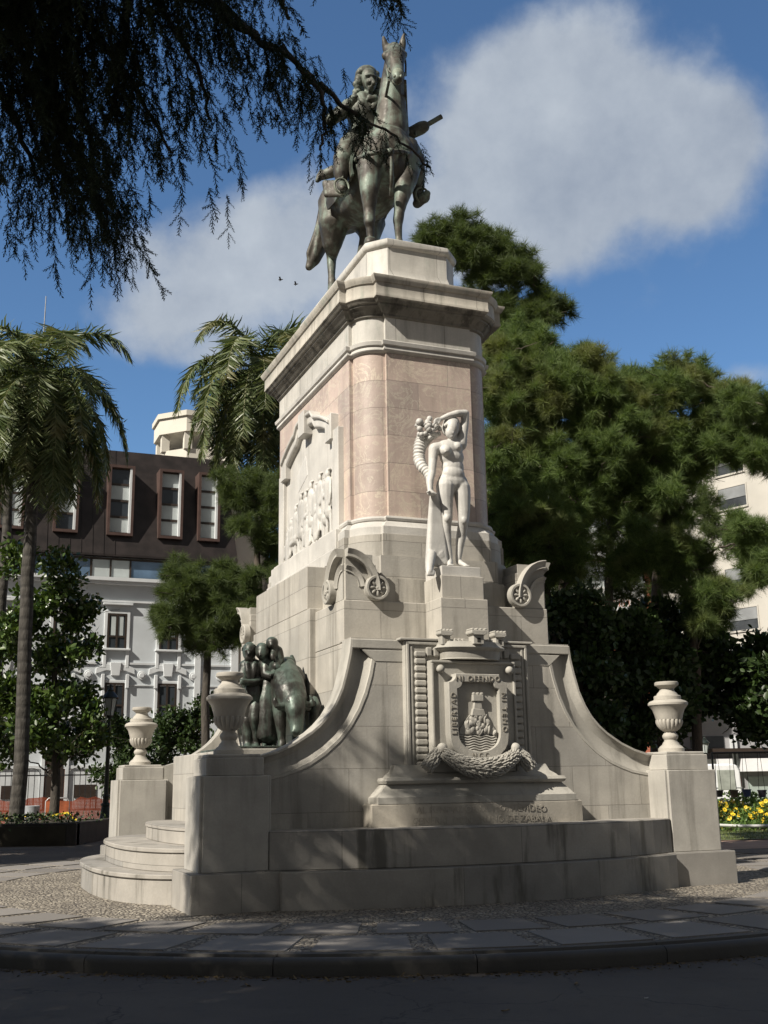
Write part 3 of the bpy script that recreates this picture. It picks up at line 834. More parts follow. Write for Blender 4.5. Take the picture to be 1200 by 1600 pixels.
for px in (579, 624): b.lathe([(.001, 0), (.135, 0), (.10, .14), (.001, .15)], (g(px, 392, 2.55)[0], 2.55 if px < 600 else 2.6, 10.46), 14)
# hind quarters
b.ell((3.78, 4.85, 12.55), (.52, .50, .40), 16, 10)
b.cap((3.50, 4.72, 12.45), (3.44, 4.62, 12.0), .36, .30); b.cap((4.06, 4.72, 12.45), (4.12, 4.55, 12.0), .36, .30)
leg([((3.44, 4.66, 12.0), .32), ((3.44, 4.78, 11.62), .205), (g(519, 396, 5.02), .125), (g(518, 405, 5.04), .10), (g(518, 432, 4.95), .073), (g(519, 446, 4.90), .09), (g(518, 456, 4.82), .08)])
leg([((4.10, 4.45, 12.0), .31), ((4.05, 4.35, 11.62), .20), ((3.98, 4.62, 11.25), .12), ((3.97, 4.55, 10.8), .075), ((3.97, 4.48, 10.60), .09), ((3.97, 4.4, 10.55), .08)])
for x, y in ((g(518, 456, 4.78)[0], 4.78), (3.97, 4.36)): b.lathe([(.001, 0), (.14, 0), (.105, .14), (.001, .15)], (x, y, 10.46), 14)
horse = b.sculpt('horse', HORSE, eq, .028, 5)
b = MB()
b.chain([((3.72, 5.3, 12.62), .11), (g(508, 325, 5.35), .13), (g(503, 360, 5.35), .15), (g(499, 385, 5.3), .165), (g(490, 405, 5.3), .14), (g(483, 417, 5.3), .08)])
rr = np.random.default_rng(2)
for k in range(9):
    o_ = rr.uniform(-.09, .09, 3)
    b.chain([(np.array(g(505, 345, 5.35))+o_, .05), (np.array(g(500+rr.uniform(-3, 3), 375, 5.3))+o_*1.6, .055), (np.array(g(492+rr.uniform(-7, 7), 400, 5.28))+o_, .05), (np.array(g(484+rr.uniform(-2, 5), 414+rr.uniform(-4, 6), 5.28))+o_*.5, .025)])
b.sculpt('tail', HORSE, horse, .026, 2)
b = MB()
def along(pts, r): b.tube(pts, r, 7)
mc = [g(621, 117, 2.02)]
rg = []
for k in range(17):
    a = 2*math.pi*k/16; rg.append((g(620, 112, 2.1)[0]+.155*math.cos(a), 2.11+.13*math.sin(a)*.6, g(620, 112, 2.1)[2]+.13*math.sin(a)))
along(rg, .02)
along([g(607, 121, 2.2), g(604, 104, 2.4), g(603, 82, 2.5)], .018); along([g(634, 118, 2.2), g(634, 100, 2.4), g(632, 82, 2.5)], .018)
along([g(603, 84, 2.44), g(616, 80, 2.3), g(632, 82, 2.44)], .018)
b.build('bridle', HORSE, horse, smooth=60)
b = MB(); b.ell(g(621.5, 117, 2.0), (.112, .10, .13), 14, 10); b.ell(g(616.5, 119, 1.88), (.03, .03, .036), 8, 6); b.ell(g(626.5, 119, 1.88), (.03, .03, .036), 8, 6)
b.cap(g(616, 127, 2.12), g(621, 128, 2.04), .05, .06)
b.sculpt('muzzle', MUZ, horse, .016, 2)
b = MB()
along([g(608, 125, 2.1), g(603, 150, 2.5), g(597, 178, 2.85), g(584, 198, 3.1)], .026)
b.build('rein', HORSE, eq, smooth=60)
b = MB()
along([g(633, 126, 2.15), g(634, 150, 2.5), g(635, 178, 2.85), g(637, 206, 3.1)], .026)
b.build('rein', HORSE, eq, smooth=60)
b = MB()                                                  # chest strap and saddle cloth
along([g(552, 252, 3.2), g(562, 247, 2.75), g(575, 241, 2.42), g(592, 237, 2.24), g(608, 236, 2.2), g(626, 237, 2.24), g(640, 240, 2.42), g(651, 246, 2.75), g(656, 250, 3.2)], .045)
along([g(611, 237, 2.2), g(612, 262, 2.2), g(612, 285, 2.3), g(611, 305, 2.5)], .035)
b.ell(g(610, 237, 2.18), (.07, .05, .07))
b.build('breast_strap', HORSE, eq, smooth=60)
b = MB(); n = 18
rings = []
for v in np.linspace(3.0, 4.35, 12):
    row = []; h_ = .60+.02*math.sin(v*9)
    for i in range(n+1):
        a = math.pi*(1.22*i/n-.11)
        row.append((3.78-h_*math.cos(a), v, 12.26+h_*math.sin(a)))
    for i in range(n, -1, -1):
        a = math.pi*(1.22*i/n-.11)
        row.append((3.78-(h_-.05)*math.cos(a), v, 12.26+(h_-.05)*math.sin(a)))
    rings.append(row)
b.loft(rings); b.ell((3.78, 3.05, 12.95), (.28, .10, .16)); b.ell((3.78, 4.1, 12.95), (.34, .12, .20))
b.build('saddle', HORSE, eq, smooth=50)
b = MB()
for k in range(5): b.cap(g(508+k*6, 286, 3.5-k*.06), g(510+k*6, 305, 3.48-k*.06), .06, .05)
b.cap(g(520, 268, 4.1), g(500, 276, 4.25), .12, .08); b.cap(g(503, 270, 4.25), g(496, 282, 4.25), .07, .05)
b.sculpt('holster', HORSE, eq, .024, 3)
# the rider
MB.RS = 1.13
b = MB()
b.chain([(g(566, 222, 3.5), .30), (g(570, 200, 3.5), .255), (g(567, 178, 3.46), .28), (g(566, 166, 3.46), .24)])
b.cap(g(546, 168, 3.46), g(589, 168, 3.46), .15)
b.chain([(g(573, 160, 3.45), .12), (g(575, 146, 3.42), .10)])
b.ell(g(575, 126, 3.38), (.15, .19, .215), 16, 12)                                                             # head
b.ell(g(579, 131, 3.26), (.10, .07, .14)); b.cap(g(581, 122, 3.15), g(584, 130, 3.08), .024, .040)               # face, nose
b.ell(g(580, 139, 3.2), (.06, .06, .05)); b.ell(g(580, 119.5, 3.18), (.115, .06, .032)); b.ell(g(575.5, 128, 3.2), (.04, .04, .05)); b.ell(g(587, 128, 3.22), (.03, .04, .05))                               # chin, brow
b.ell(g(581, 135.5, 3.14), (.05, .025, .02))
b.chain([(g(546, 168, 3.46), .14), (g(530, 178, 3.40), .12), (g(517, 187, 3.30), .105)])                         # right arm
b.chain([(g(517, 187, 3.30), .10), (g(533, 176, 3.15), .085), (g(550, 158, 3.02), .065)])
b.ell(g(553, 154, 3.0), (.07, .06, .075))
for k in range(4): b.chain([(g(551+k*1.6, 152, 2.98), .022), (g(552+k*1.8, 149, 2.93), .02), (g(554+k*1.8, 151, 2.9), .017)])
b.cap(g(549, 153, 2.97), g(552, 149.5, 2.92), .022, .018)
b.chain([(g(589, 169, 3.46), .14), (g(604, 190, 3.40), .11), (g(616, 205, 3.2), .10)])                           # left arm
b.chain([(g(616, 205, 3.2), .095), (g(632, 208, 3.05), .08), (g(643, 207, 2.95), .075)])
for k in range(4): b.chain([(g(645, 202+k*2.2, 2.93), .024), (g(649, 202+k*2.2, 2.88), .024), (g(650, 204+k*2.2, 2.84), .02)])
b.cap(g(644, 203, 2.9), g(648, 201, 2.86), .026, .022)
rider = b.sculpt('rider', RIDER, eq, .020, 3)
b = MB(); rr = np.random.default_rng(4)                    # the long curled wig
b.ell(g(571, 118, 3.48), (.175, .20, .15), 14, 10)
for side, pts in ((0, ((562, 118), (559, 126), (557, 134), (558, 142), (557, 150), (563, 154), (560, 160))), (1, ((586, 114), (589, 124), (590, 133), (589, 142), (588, 150)))):
    for px, py in pts:
        for k in range(5): b.ell(g(px+rr.uniform(-3.5, 3.5), py+rr.uniform(-3.5, 3.5), 3.34+rr.uniform(-.03, .2)), rr.uniform(.035, .062), 8, 6)
b.ell(g(570, 135, 3.62), (.2, .14, .26), 12, 8); b.ell(g(570, 152, 3.62), (.2, .12, .2), 12, 8)
for k in range(26):
    a = 2.6+k*.16; b.ell(g(573+13.5*math.cos(a), 121+14*math.sin(a), 3.40+rr.uniform(-.06, .06)), rr.uniform(.045, .065), 8, 6)
b.sculpt('wig', RIDER, rider, .017, 1)
b = MB()                                                   # cravat, cuirass collar and coat skirts
for k in range(5): b.ell(g(577+k*2.2, 152+abs(k-2)*-1.0+3, 3.16), (.05, .05, .06))
for s0, s1 in (((566, 160), (578, 172)), ((590, 158), (580, 172))): b.cap(g(*s0, 3.2), g(*s1, 3.18), .07, .05)
for k in range(8):
    x = 534+k*5.2; b.chain([(g(558+k*2, 205, 3.32), .08), (g(x+4, 222, 3.26), .085), (g(x, 246, 3.2), .075), (g(x-1+k*.3, 266-k*2, 3.2), .05)])
for k in range(5):
    x = 628+k*4.2; b.chain([(g(598+k*3, 208, 3.35), .08), (g(x, 224, 3.3), .085), (g(x+4, 244, 3.25), .07), (g(x+6, 258, 3.25), .045)])
b.sculpt('coat', RIDER, rider, .022, 2)
b = MB()
b.chain([(g(552, 222, 3.45), .2), (g(540, 238, 3.25), .17), (g(536, 250, 3.2), .15)])
b.chain([(g(536, 248, 3.2), .165), (g(534, 258, 3.2), .135), (g(533, 272, 3.22), .125), (g(534, 284, 3.22), .085)])
b.chain([(g(534, 287, 3.22), .085), (g(533, 291, 3.08), .075), (g(535, 294, 2.94), .055)])
b.sculpt('boot', HORSE, rider, .022, 3)
b = MB()
b.chain([(g(630, 222, 3.45), .2), (g(644, 240, 3.2), .165), (g(650, 252, 3.15), .15)])
b.chain([(g(650, 250, 3.15), .155), (g(652, 270, 3.2), .13), (g(653, 292, 3.25), .115), (g(653, 309, 3.25), .082)])
b.chain([(g(652, 318, 3.28), .082), (g(660, 311, 3.12), .085), (g(667, 303, 2.98), .065)])
b.sculpt('boot', HORSE, rider, .022, 3)
b = MB()
for px, py, v, s in ((534, 291, 3.08, 1), (660, 305, 3.12, 1)):
    c = np.array(g(px, py, v)); rg = []
    for k in range(17):
        a = 2*math.pi*k/16; rg.append((c[0]+.135*math.cos(a), c[1], c[2]+.15*math.sin(a)))
    b = MB(); along(rg, .02); along([g(534, 282, 3.1), g(540, 262, 3.2), g(556, 240, 3.3)] if px < 600 else [g(660, 297, 3.12), g(655, 275, 3.2), g(648, 250, 3.25)], .022)
    b.build('stirrup', MUZ, eq, smooth=60)
b = MB()
b.tube([g(648, 206, 2.9), g(662, 198, 2.86), g(664, 197, 2.86), g(690, 182, 2.74)], [.04, .04, .046, .046], 12)
b.build('baton', RIDER, rider, smooth=40)
b = MB()
b.chain([(g(640, 209, 3.0), .10), (g(650, 204, 2.92), .105), (g(658, 200, 2.88), .11), (g(662, 198, 2.86), .10)])
b.ell(g(657, 194, 2.86), (.04, .05, .05))
b.sculpt('cuff', RIDER, rider, .022, 2)

# ================================================================ marble woman
MB.RS = 1.2
def Fp(x, y, v): return G(640+x*120/711, 630+y*120/711, v)
def rz(px): return px/693
fg = thing('marble_figure', 'white marble nude woman lifting a horn of fruit on the front pedestal', 'statue', (4.0, 1.0, 4.545), 'm')
b = MB(); V = .98
b.ell(Fp(388, 235, V-.02), (.092, .105, .132), 16, 12)
b.ell(Fp(378, 275, V-.07), (.07, .06, .08), 14, 10); b.ell(Fp(385, 312, V-.085), (.035, .04, .03))             # face, chin
b.cap(Fp(398, 248, V-.115), Fp(402, 275, V-.13), .010, .016)                                                    # nose
b.ell(Fp(395, 238, V-.105), (.055, .02, .012)); b.ell(Fp(400, 292, V-.118), (.022, .012, .010))
b.ell(Fp(372, 258, V-.098), (.014, .012, .009)); b.ell(Fp(425, 256, V-.095), (.014, .012, .009))
b.chain([(Fp(398, 300, V), .055), (Fp(392, 370, V+.01), .058)])
b.cap(Fp(230, 420, V), Fp(465, 385, V), .075, .08)
b.ell(Fp(365, 430, V), (.19, .115, .13), 16, 10); b.ell(Fp(390, 500, V), (.165, .11, .14), 16, 10)
b.ell(Fp(335, 440, V-.095), (.072, .07, .07), 14, 10); b.ell(Fp(438, 405, V-.085), (.066, .065, .066), 14, 10)
b.ell(Fp(332, 447, V-.163), (.012,)*3); b.ell(Fp(446, 408, V-.148), (.012,)*3)
b.ell(Fp(400, 600, V), (.150, .10, .16), 16, 10); b.ell(Fp(405, 660, V-.03), (.155, .095, .12), 16, 10)
b.ell(Fp(400, 735, V+.01), (.205, .125, .155), 16, 10)
b.chain([(Fp(330, 770, V-.01), .122), (Fp(330, 860, V-.02), .108), (Fp(340, 980, V-.03), .082), (Fp(348, 1065, V-.05), .070), (Fp(338, 1130, V-.02), .064), (Fp(335, 1200, V+.01), .069), (Fp(350, 1310, V+.01), .052), (Fp(372, 1440, V), .038)])
b.ell(Fp(349, 1065, V-.10), (.045, .04, .055))
b.chain([(Fp(372, 1462, V+.02), .042), (Fp(372, 1480, V-.07), .036), (Fp(370, 1495, V-.16), .027)])
b.chain([(Fp(478, 790, V), .118), (Fp(490, 870, V-.03), .106), (Fp(500, 1000, V-.06), .083), (Fp(500, 1085, V-.07), .07), (Fp(487, 1160, V-.02), .064), (Fp(478, 1230, V+.02), .066), (Fp(462, 1340, V+.04), .05), (Fp(450, 1450, V+.05), .037)])
b.ell(Fp(505, 1085, V-.12), (.045, .04, .055))
b.chain([(Fp(456, 1470, V+.06), .04), (Fp(485, 1488, V-.02), .034), (Fp(520, 1502, V-.10), .025)])
for k in range(5): b.ell(Fp(352+k*13, 1500, V-.19), (.011, .022, .012)); b.ell(Fp(506+k*11, 1508, V-.13), (.010, .02, .010))
# arm on the left of the picture, hand holding the tip of the horn
b.chain([(Fp(225, 425, V), .072), (Fp(215, 520, V+.0), .058), (Fp(208, 640, V-.02), .05), (Fp(185, 730, V-.08), .046), (Fp(188, 800, V-.13), .034)])
b.ell(Fp(195, 830, V-.15), (.05, .04, .04))
for k in range(4): b.chain([(Fp(205+k*10, 818+k*5, V-.185), .015), (Fp(222+k*9, 828+k*5, V-.20), .014), (Fp(226+k*8, 845+k*3, V-.18), .011)])
b.cap(Fp(180, 815, V-.19), Fp(160, 825, V-.2), .015, .012)
# raised arm
b.chain([(Fp(475, 385, V), .078), (Fp(492, 290, V), .062), (Fp(510, 180, V-.01), .056), (Fp(515, 98, V-.03), .05)])
b.chain([(Fp(515, 95, V-.03), .052), (Fp(440, 95, V-.07), .047), (Fp(360, 115, V-.06), .038), (Fp(300, 140, V-.02), .030)])
b.ell(Fp(275, 155, V-.03), (.045, .03, .035))
for k in range(4): b.chain([(Fp(265, 140+k*11, V-.05), .014), (Fp(240, 148+k*12, V-.06), .013), (Fp(225, 165+k*10, V-.06), .010)])
b.cap(Fp(282, 165, V-.05), Fp(270, 190, V-.07), .015, .011)
body = b.sculpt('body', STATUE, fg, .0125, 3)
b = MB()
b.ell(Fp(388, 195, V+.025), (.112, .11, .11), 16, 10); b.ell(Fp(340, 235, V+.05), (.06, .08, .10)); b.ell(Fp(440, 235, V+.05), (.05, .08, .10)); b.ell(Fp(400, 250, V+.10), (.09, .06, .11))
for k in range(7): b.cap(Fp(330+k*19, 205-abs(k-3)*-7-20, V-.06), Fp(335+k*17, 170+abs(k-3)*6, V+.02), .022, .02)
b.sculpt('hair', STATUE, body, .0125, 2)
b = MB(); pts = [(195, 810, .034), (190, 760, .042), (185, 700, .054), (160, 640, .066), (118, 590, .075), (92, 530, .08), (88, 460, .083), (98, 400, .09), (120, 350, .10), (150, 300, .115)]
def cat(pts, t):
    n = len(pts)-1; x = min(t*n, n-1e-6); i = int(x); f = x-i
    p = [np.array(pts[max(0, min(n, i+k))], float) for k in (-1, 0, 1, 2)]
    return .5*((2*p[1])+(-p[0]+p[2])*f+(2*p[0]-5*p[1]+4*p[2]-p[3])*f*f+(-p[0]+3*p[1]-3*p[2]+p[3])*f**3)
Q = []; rad = []
for i in range(120):
    p = cat(pts, i/119); Q.append(Fp(p[0], p[1], V-.12+.32*min(1, i/70))); rad.append(1.08*p[2]*(1+.085*math.sin(i*1.05)))
b.tube(Q, rad, 20)
horn = b.build('cornucopia', STATUE, fg, smooth=70)
rr = np.random.default_rng(9)
for k in range(46):
    a = rr.uniform(0, 6.28); q = math.sqrt(rr.random())
    x = 168+118*q*math.cos(a); y = 240+98*q*math.sin(a)
    if k == 0: x, y = 92, 175
    if k == 1: x, y = 185, 145
    if k == 2: x, y = 190, 320
    r = rr.uniform(.02, .04) if k else .05
    b = MB(); b.ell(Fp(x, y, V+.12-.12*(1-q*q)), (r, r, r*rr.uniform(.85, 1.1)), 12, 8)
    b.build('fruit', STATUE, horn, smooth=60)
b = MB()                                                   # the pelt hanging to the slab
for k in range(7):
    x0 = 200+k*5; x1 = 180+k*26
    b.chain([(Fp(208+k*3, 850, V-.08), .03), (Fp(206+k*9, 960, V-.02), .042), (Fp(200+k*14, 1120, V), .05), (Fp(192+k*19, 1320, V), .055), (Fp(180+k*24, 1480, V-.02), .05)])
b.chain([(Fp(200, 1400, V-.1), .06), (Fp(185, 1500, V-.24), .055), (Fp(182, 1560, V-.29), .045)])
for k in range(4): b.chain([(Fp(172+k*16, 1560, V-.3), .024), (Fp(168+k*17, 1590, V-.32), .018)])
for k in range(26): b.ell(Fp(200+rr.uniform(0, 120), 1380+rr.uniform(0, 110), V-.06), (.016, .02, .045), 6, 5, Matrix.Rotation(rr.uniform(-.6, .6), 3, 'Y'))
b.sculpt('pelt', STATUE, fg, .014, 2)

# ================================================================ bronze settlers with the ox
MB.RS = 1.12
def Bp(x, y, v): return G(380+x*120/1011, 990+y*120/1011, v)
gr = thing('settlers_group', 'dark bronze bearded man, woman with child and bowed ox beside the marble wall', 'statue', (1.6, 2.9, 1.99), 'm')
b = MB(); b.box(1.02, 2.22, 2.0, 4.4, 1.985, 2.03); b.build('group_plinth', GROUP, gr, bevel=.01)
def face(b, c, r, v):
    """brow, nose, cheeks and chin put on a head at pixel c"""
    x, y = c
    b.ell(Bp(x, y-16, v-.095), (.075, .035, .02)); b.cap(Bp(x-2, y-10, v-.105), Bp(x-4, y+24, v-.135), .016, .026)
    b.ell(Bp(x-28, y+18, v-.075), (.03, .03, .03)); b.ell(Bp(x+24, y+18, v-.075), (.03, .03, .03)); b.ell(Bp(x-3, y+42, v-.09), (.03, .015, .012)); b.ell(Bp(x-2, y+68, v-.06), (.05, .05, .04))
b = MB(); v = 2.55
b.ell(Bp(82, 235, v), (.094, .11, .13), 16, 12); face(b, (78, 240), .1, v)
b.ell(Bp(76, 320, v-.07), (.065, .055, .06))                                                                     # beard
b.chain([(Bp(88, 330, v+.02), .065), (Bp(100, 390, v+.02), .075)])
b.cap(Bp(30, 430, v), Bp(190, 430, v), .09); b.ell(Bp(110, 500, v), (.185, .13, .18), 16, 10); b.ell(Bp(118, 640, v), (.165, .13, .16)); b.ell(Bp(125, 780, v), (.16, .13, .15))
b.chain([(Bp(70, 830, v), .115), (Bp(58, 980, v-.02), .095), (Bp(50, 1130, v-.03), .075), (Bp(52, 1300, v), .07), (Bp(58, 1480, v), .05)])
b.chain([(Bp(58, 1510, v), .055), (Bp(55, 1530, v-.14), .04)])
b.chain([(Bp(170, 830, v), .11), (Bp(160, 1000, v-.08), .095), (Bp(150, 1120, v-.11), .082), (Bp(160, 1260, v-.04), .072), (Bp(168, 1480, v-.02), .05)])
b.chain([(Bp(168, 1510, v-.02), .055), (Bp(165, 1530, v-.16), .04)])
b.chain([(Bp(200, 435, v), .085), (Bp(235, 540, v-.02), .075), (Bp(225, 630, v-.06), .07), (Bp(130, 650, v-.15), .055), (Bp(40, 645, v-.2), .045)])
b.ell(Bp(10, 640, v-.21), (.055, .045, .045))
for k in range(4): b.chain([(Bp(-8, 622+k*11, v-.25), .016), (Bp(-30, 628+k*11, v-.26), .014), (Bp(-34, 640+k*9, v-.23), .012)])
b.cap(Bp(5, 620, v-.25), Bp(-12, 608, v-.26), .016, .012)
b.chain([(Bp(25, 435, v), .08), (Bp(-10, 540, v-.03), .065), (Bp(0, 610, v-.12), .052)])
b.ell(Bp(185, 1000, v-.14), (.04, .04, .06))
man = b.sculpt('man', GROUP, gr, .014, 2)
def curls(c, r, v, name, par, seed, n=46):
    """short curled hair over the crown of a head"""
    r_ = np.random.default_rng(seed); b = MB(); p0 = np.array(Bp(*c, v))
    for k in range(n):
        a = r_.uniform(0, 6.28); e = r_.uniform(.05, 1.35); d = np.array([math.cos(a)*math.cos(e), math.sin(a)*math.cos(e), math.sin(e)])
        if d[1] < -.45 and d[2] < .62: continue
        b.ell(p0+d*r, (.022, .022, .018), 6, 5)
    b.sculpt(name, GROUP, par, .011, 1)
curls((82, 225), .105, v, 'hair', man, 31)
b = MB()                                                   # open shirt, belt, boots
for x0, x1, x2 in ((50, 62, 80), (150, 142, 128)): b.chain([(Bp(x0, 400, v-.10), .04), (Bp(x1, 500, v-.13), .045), (Bp(x2, 600, v-.13), .035)])
for k in range(5): b.chain([(Bp(60+k*32, 700, v-.12), .035), (Bp(58+k*34, 800, v-.13), .04), (Bp(52+k*38, 880, v-.12), .03)])
for x in (52, 160):
    b.chain([(Bp(x, 1140, v-.03), .088), (Bp(x+2, 1250, v-.01), .08), (Bp(x+6, 1420, v-.01), .066), (Bp(x+7, 1500, v-.03), .07), (Bp(x+4, 1525, v-.17), .05)])
b.sculpt('clothes', GROUP, man, .018, 2)
b = MB(); v = 2.5
b.ell(Bp(248, 230, v-.05), (.098, .11, .115), 16, 12); b.ell(Bp(290, 250, v+.02), (.09, .1, .09)); b.ell(Bp(238, 270, v-.12), (.06, .05, .07)); b.cap(Bp(225, 262, v-.16), Bp(220, 285, v-.18), .012, .018)
b.chain([(Bp(290, 300, v), .065), (Bp(310, 370, v), .075)])
b.cap(Bp(290, 400, v), Bp(420, 420, v), .10); b.ell(Bp(350, 480, v), (.165, .13, .18), 16, 10); b.ell(Bp(340, 600, v), (.125, .11, .14))
b.chain([(Bp(300, 420, v-.04), .075), (Bp(290, 540, v-.1), .06), (Bp(370, 560, v-.2), .05), (Bp(400, 540, v-.2), .042)])
b.chain([(Bp(430, 420, v), .08), (Bp(460, 500, v-.08), .062), (Bp(400, 545, v-.2), .045)])
b.ell(Bp(390, 545, v-.22), (.05, .04, .04))
for k in range(4): b.chain([(Bp(375, 530+k*11, v-.25), .014), (Bp(358, 535+k*11, v-.27), .013)])
for k in range(2): b.chain([(Bp(275+k*120, 1350, v), .06), (Bp(280+k*120, 1450, v), .045), (Bp(276+k*120, 1490, v-.12), .036)])
wom = b.sculpt('woman', GROUP, gr, .017, 3)
b = MB(); rr = np.random.default_rng(6)
for k in range(13):
    a = 2*math.pi*k/13; cx, sx = math.cos(a), math.sin(a)
    b.chain([(Bp(340+50*cx, 640, v+.07*sx), .06), (Bp(325+85*cx, 850, v+.11*sx), .062), (Bp(325+105*cx, 1100, v+.14*sx), .062), (Bp(330+112*cx, 1350+rr.uniform(-15, 15), v+.16*sx), .05)])
b.chain([(Bp(330, 660, v), .1), (Bp(328, 1330, v), .15)])
b.sculpt('skirt', GROUP, wom, .019, 2)
b = MB(); v = 2.42
b.ell(Bp(380, 122, v), (.086, .09, .085), 14, 10); b.ell(Bp(375, 150, v-.05), (.05, .05, .05)); b.cap(Bp(366, 140, v-.1), Bp(364, 152, v-.11), .008, .012)
b.chain([(Bp(410, 190, v+.03), .05), (Bp(445, 240, v+.03), .085), (Bp(455, 330, v+.02), .09)])
b.chain([(Bp(410, 225, v-.02), .045), (Bp(385, 290, v-.08), .036), (Bp(395, 330, v-.1), .03)])
b.chain([(Bp(480, 240, v), .045), (Bp(505, 320, v-.02), .036), (Bp(490, 385, v-.06), .03)])
b.chain([(Bp(450, 350, v), .06), (Bp(430, 430, v-.08), .05), (Bp(470, 450, v-.1), .04)])
for k in range(4): b.cap(Bp(482+k*9, 385, v-.07), Bp(480+k*10, 408, v-.08), .010, .008)
b.sculpt('child', GROUP, gr, .015, 3)
b = MB()                                                   # the ox
b.chain([((1.84, 3.95, 2.98), .30), ((1.88, 3.2, 2.95), .34), ((1.90, 2.7, 2.98), .32)])
b.ell(Bp(560, 470, 2.55), (.15, .2, .16)); b.chain([(Bp(555, 500, 2.5), .17), (Bp(575, 640, 2.3), .225), (Bp(620, 790, 2.1), .215), (Bp(660, 880, 2.0), .18)])
b.chain([(Bp(500, 620, 2.5), .16), (Bp(520, 800, 2.3), .16), (Bp(600, 900, 2.1), .13)])
b.chain([(Bp(700, 700, 2.5), .12), (Bp(750, 850, 2.3), .10)])
b.chain([(Bp(672, 900, 1.93), .15), (Bp(690, 1000, 1.86), .135), (Bp(705, 1120, 1.84), .105), (Bp(705, 1220, 1.82), .092), (Bp(700, 1275, 1.80), .085)])
b.cap(Bp(670, 1090, 1.95), Bp(690, 1230, 1.9), .11, .07)
b.ell(Bp(612, 1010, 1.82), (.03, .03, .035)); b.ell(Bp(765, 1015, 1.80), (.03, .03, .035)); b.ell(Bp(660, 1290, 1.74), (.03, .03, .025)); b.ell(Bp(735, 1280, 1.74), (.03, .03, .025))
b.chain([(Bp(640, 880, 1.95), .05), (Bp(580, 930, 1.98), .04), (Bp(520, 965, 2.0), .055), (Bp(470, 985, 2.0), .03)])    # ears
b.chain([(Bp(770, 930, 1.95), .05), (Bp(850, 985, 1.98), .05), (Bp(900, 1000, 2.0), .03)])
b.chain([(Bp(470, 900, 2.35), .12), (Bp(480, 1100, 2.3), .085), (Bp(495, 1200, 2.28), .075), (Bp(508, 1420, 2.3), .05)])
b.lathe([(.001, 0), (.075, 0), (.055, .09), (.001, .095)], (Bp(508, 1430, 2.3)[0], 2.28, 2.03), 12)
b.chain([((2.08, 2.75, 2.75), .13), ((2.1, 2.65, 2.4), .085), ((2.1, 2.7, 2.1), .055)]); b.lathe([(.001, 0), (.075, 0), (.055, .09), (.001, .095)], (2.1, 2.68, 2.03), 12)
for x in (1.62, 2.06):
    b.chain([((x, 3.95, 2.85), .2), ((x, 4.0, 2.5), .11), ((x, 4.05, 2.28), .075), ((x, 3.98, 2.1), .05)]); b.lathe([(.001, 0), (.075, 0), (.055, .09), (.001, .095)], (x, 3.96, 2.03), 12)
ox = b.sculpt('ox', GROUP, gr, .02, 3)
b = MB(); rr = np.random.default_rng(8)
for k in range(40): b.ell(Bp(675+rr.uniform(-85, 85), 890+rr.uniform(-30, 130)*.7, 1.83+rr.uniform(-.03, .05)), (.016, .02, .035), 6, 5, Matrix.Rotation(rr.uniform(-.8, .8), 3, 'Y'))
b.sculpt('forelock', GROUP, ox, .013, 1)
for P in ([(600, 915, .045), (520, 950, .042), (440, 950, .036), (415, 880, .028), (422, 830, .010)], [(760, 905, .045), (840, 935, .042), (910, 930, .036), (905, 870, .026), (875, 815, .010)]):
    b = MB(); b.chain([(Bp(x, y, 1.93), r) for x, y, r in P]); b.sculpt('horn', GROUP, ox, .012, 2)
b = MB()
b.chain([(Bp(520, 390, 2.62), .075), (Bp(580, 365, 2.66), .07), (Bp(640, 380, 2.68), .06), (Bp(655, 420, 2.62), .05)])   # an arm thrown over the ox's back
b.chain([(Bp(640, 300, 2.7), .03), (Bp(650, 360, 2.68), .045), (Bp(655, 440, 2.6), .045)])
b.chain([(Bp(935, 880, 2.05), .06), (Bp(950, 960, 2.0), .075), (Bp(930, 1080, 2.0), .07), (Bp(900, 1200, 2.02), .05)])    # yoke hanging at the wall side
b.sculpt('yoke', GROUP, ox, .018, 3)
MB.RS = 1.
# ================================================================ ground
def ground_mat():
    m = M('brown_tarmac'); n = m.noise(.35, 8, .6); f = m.noise(9, 6, .7); g = m.noise(70, 3)
    c = m.mix(m.ramp(n, .3, .7), (.105, .085, .070), (.16, .135, .112))
    c = m.mix(m.math('MULTIPLY', m.ramp(f, .5, .75), .4), c, (.06, .05, .042))
    c = m.mix(m.ramp(g, .55, .75, 0, .5), c, (.24, .21, .18))
    return m.fin(c, .9, m.bump(g, .4, .01, m.bump(f, .2, .02)))
me = np_mesh('ground', np.array([(-500, -200, -.156), (500, -200, -.156), (500, 900, -.156), (-500, 900, -.156)]), np.array([[0, 1, 2, 3]]))
structure(link_mesh('ground', me, ground_mat()))
MC = wld(CU, CV, 0)                                       # middle of the round pavement
def annulus(b, r0, r1, z, a0=0, a1=2*math.pi, n=160, c=MC):
    V = []; F = []
    for i in range(n+1):
        a = a0+(a1-a0)*i/n
        V += [(c[0]+r0*math.cos(a), c[1]+r0*math.sin(a), z), (c[0]+r1*math.cos(a), c[1]+r1*math.sin(a), z)]
    for i in range(n): F.append((2*i, 2*i+1, 2*i+3, 2*i+2))
    return b.add(V, F)
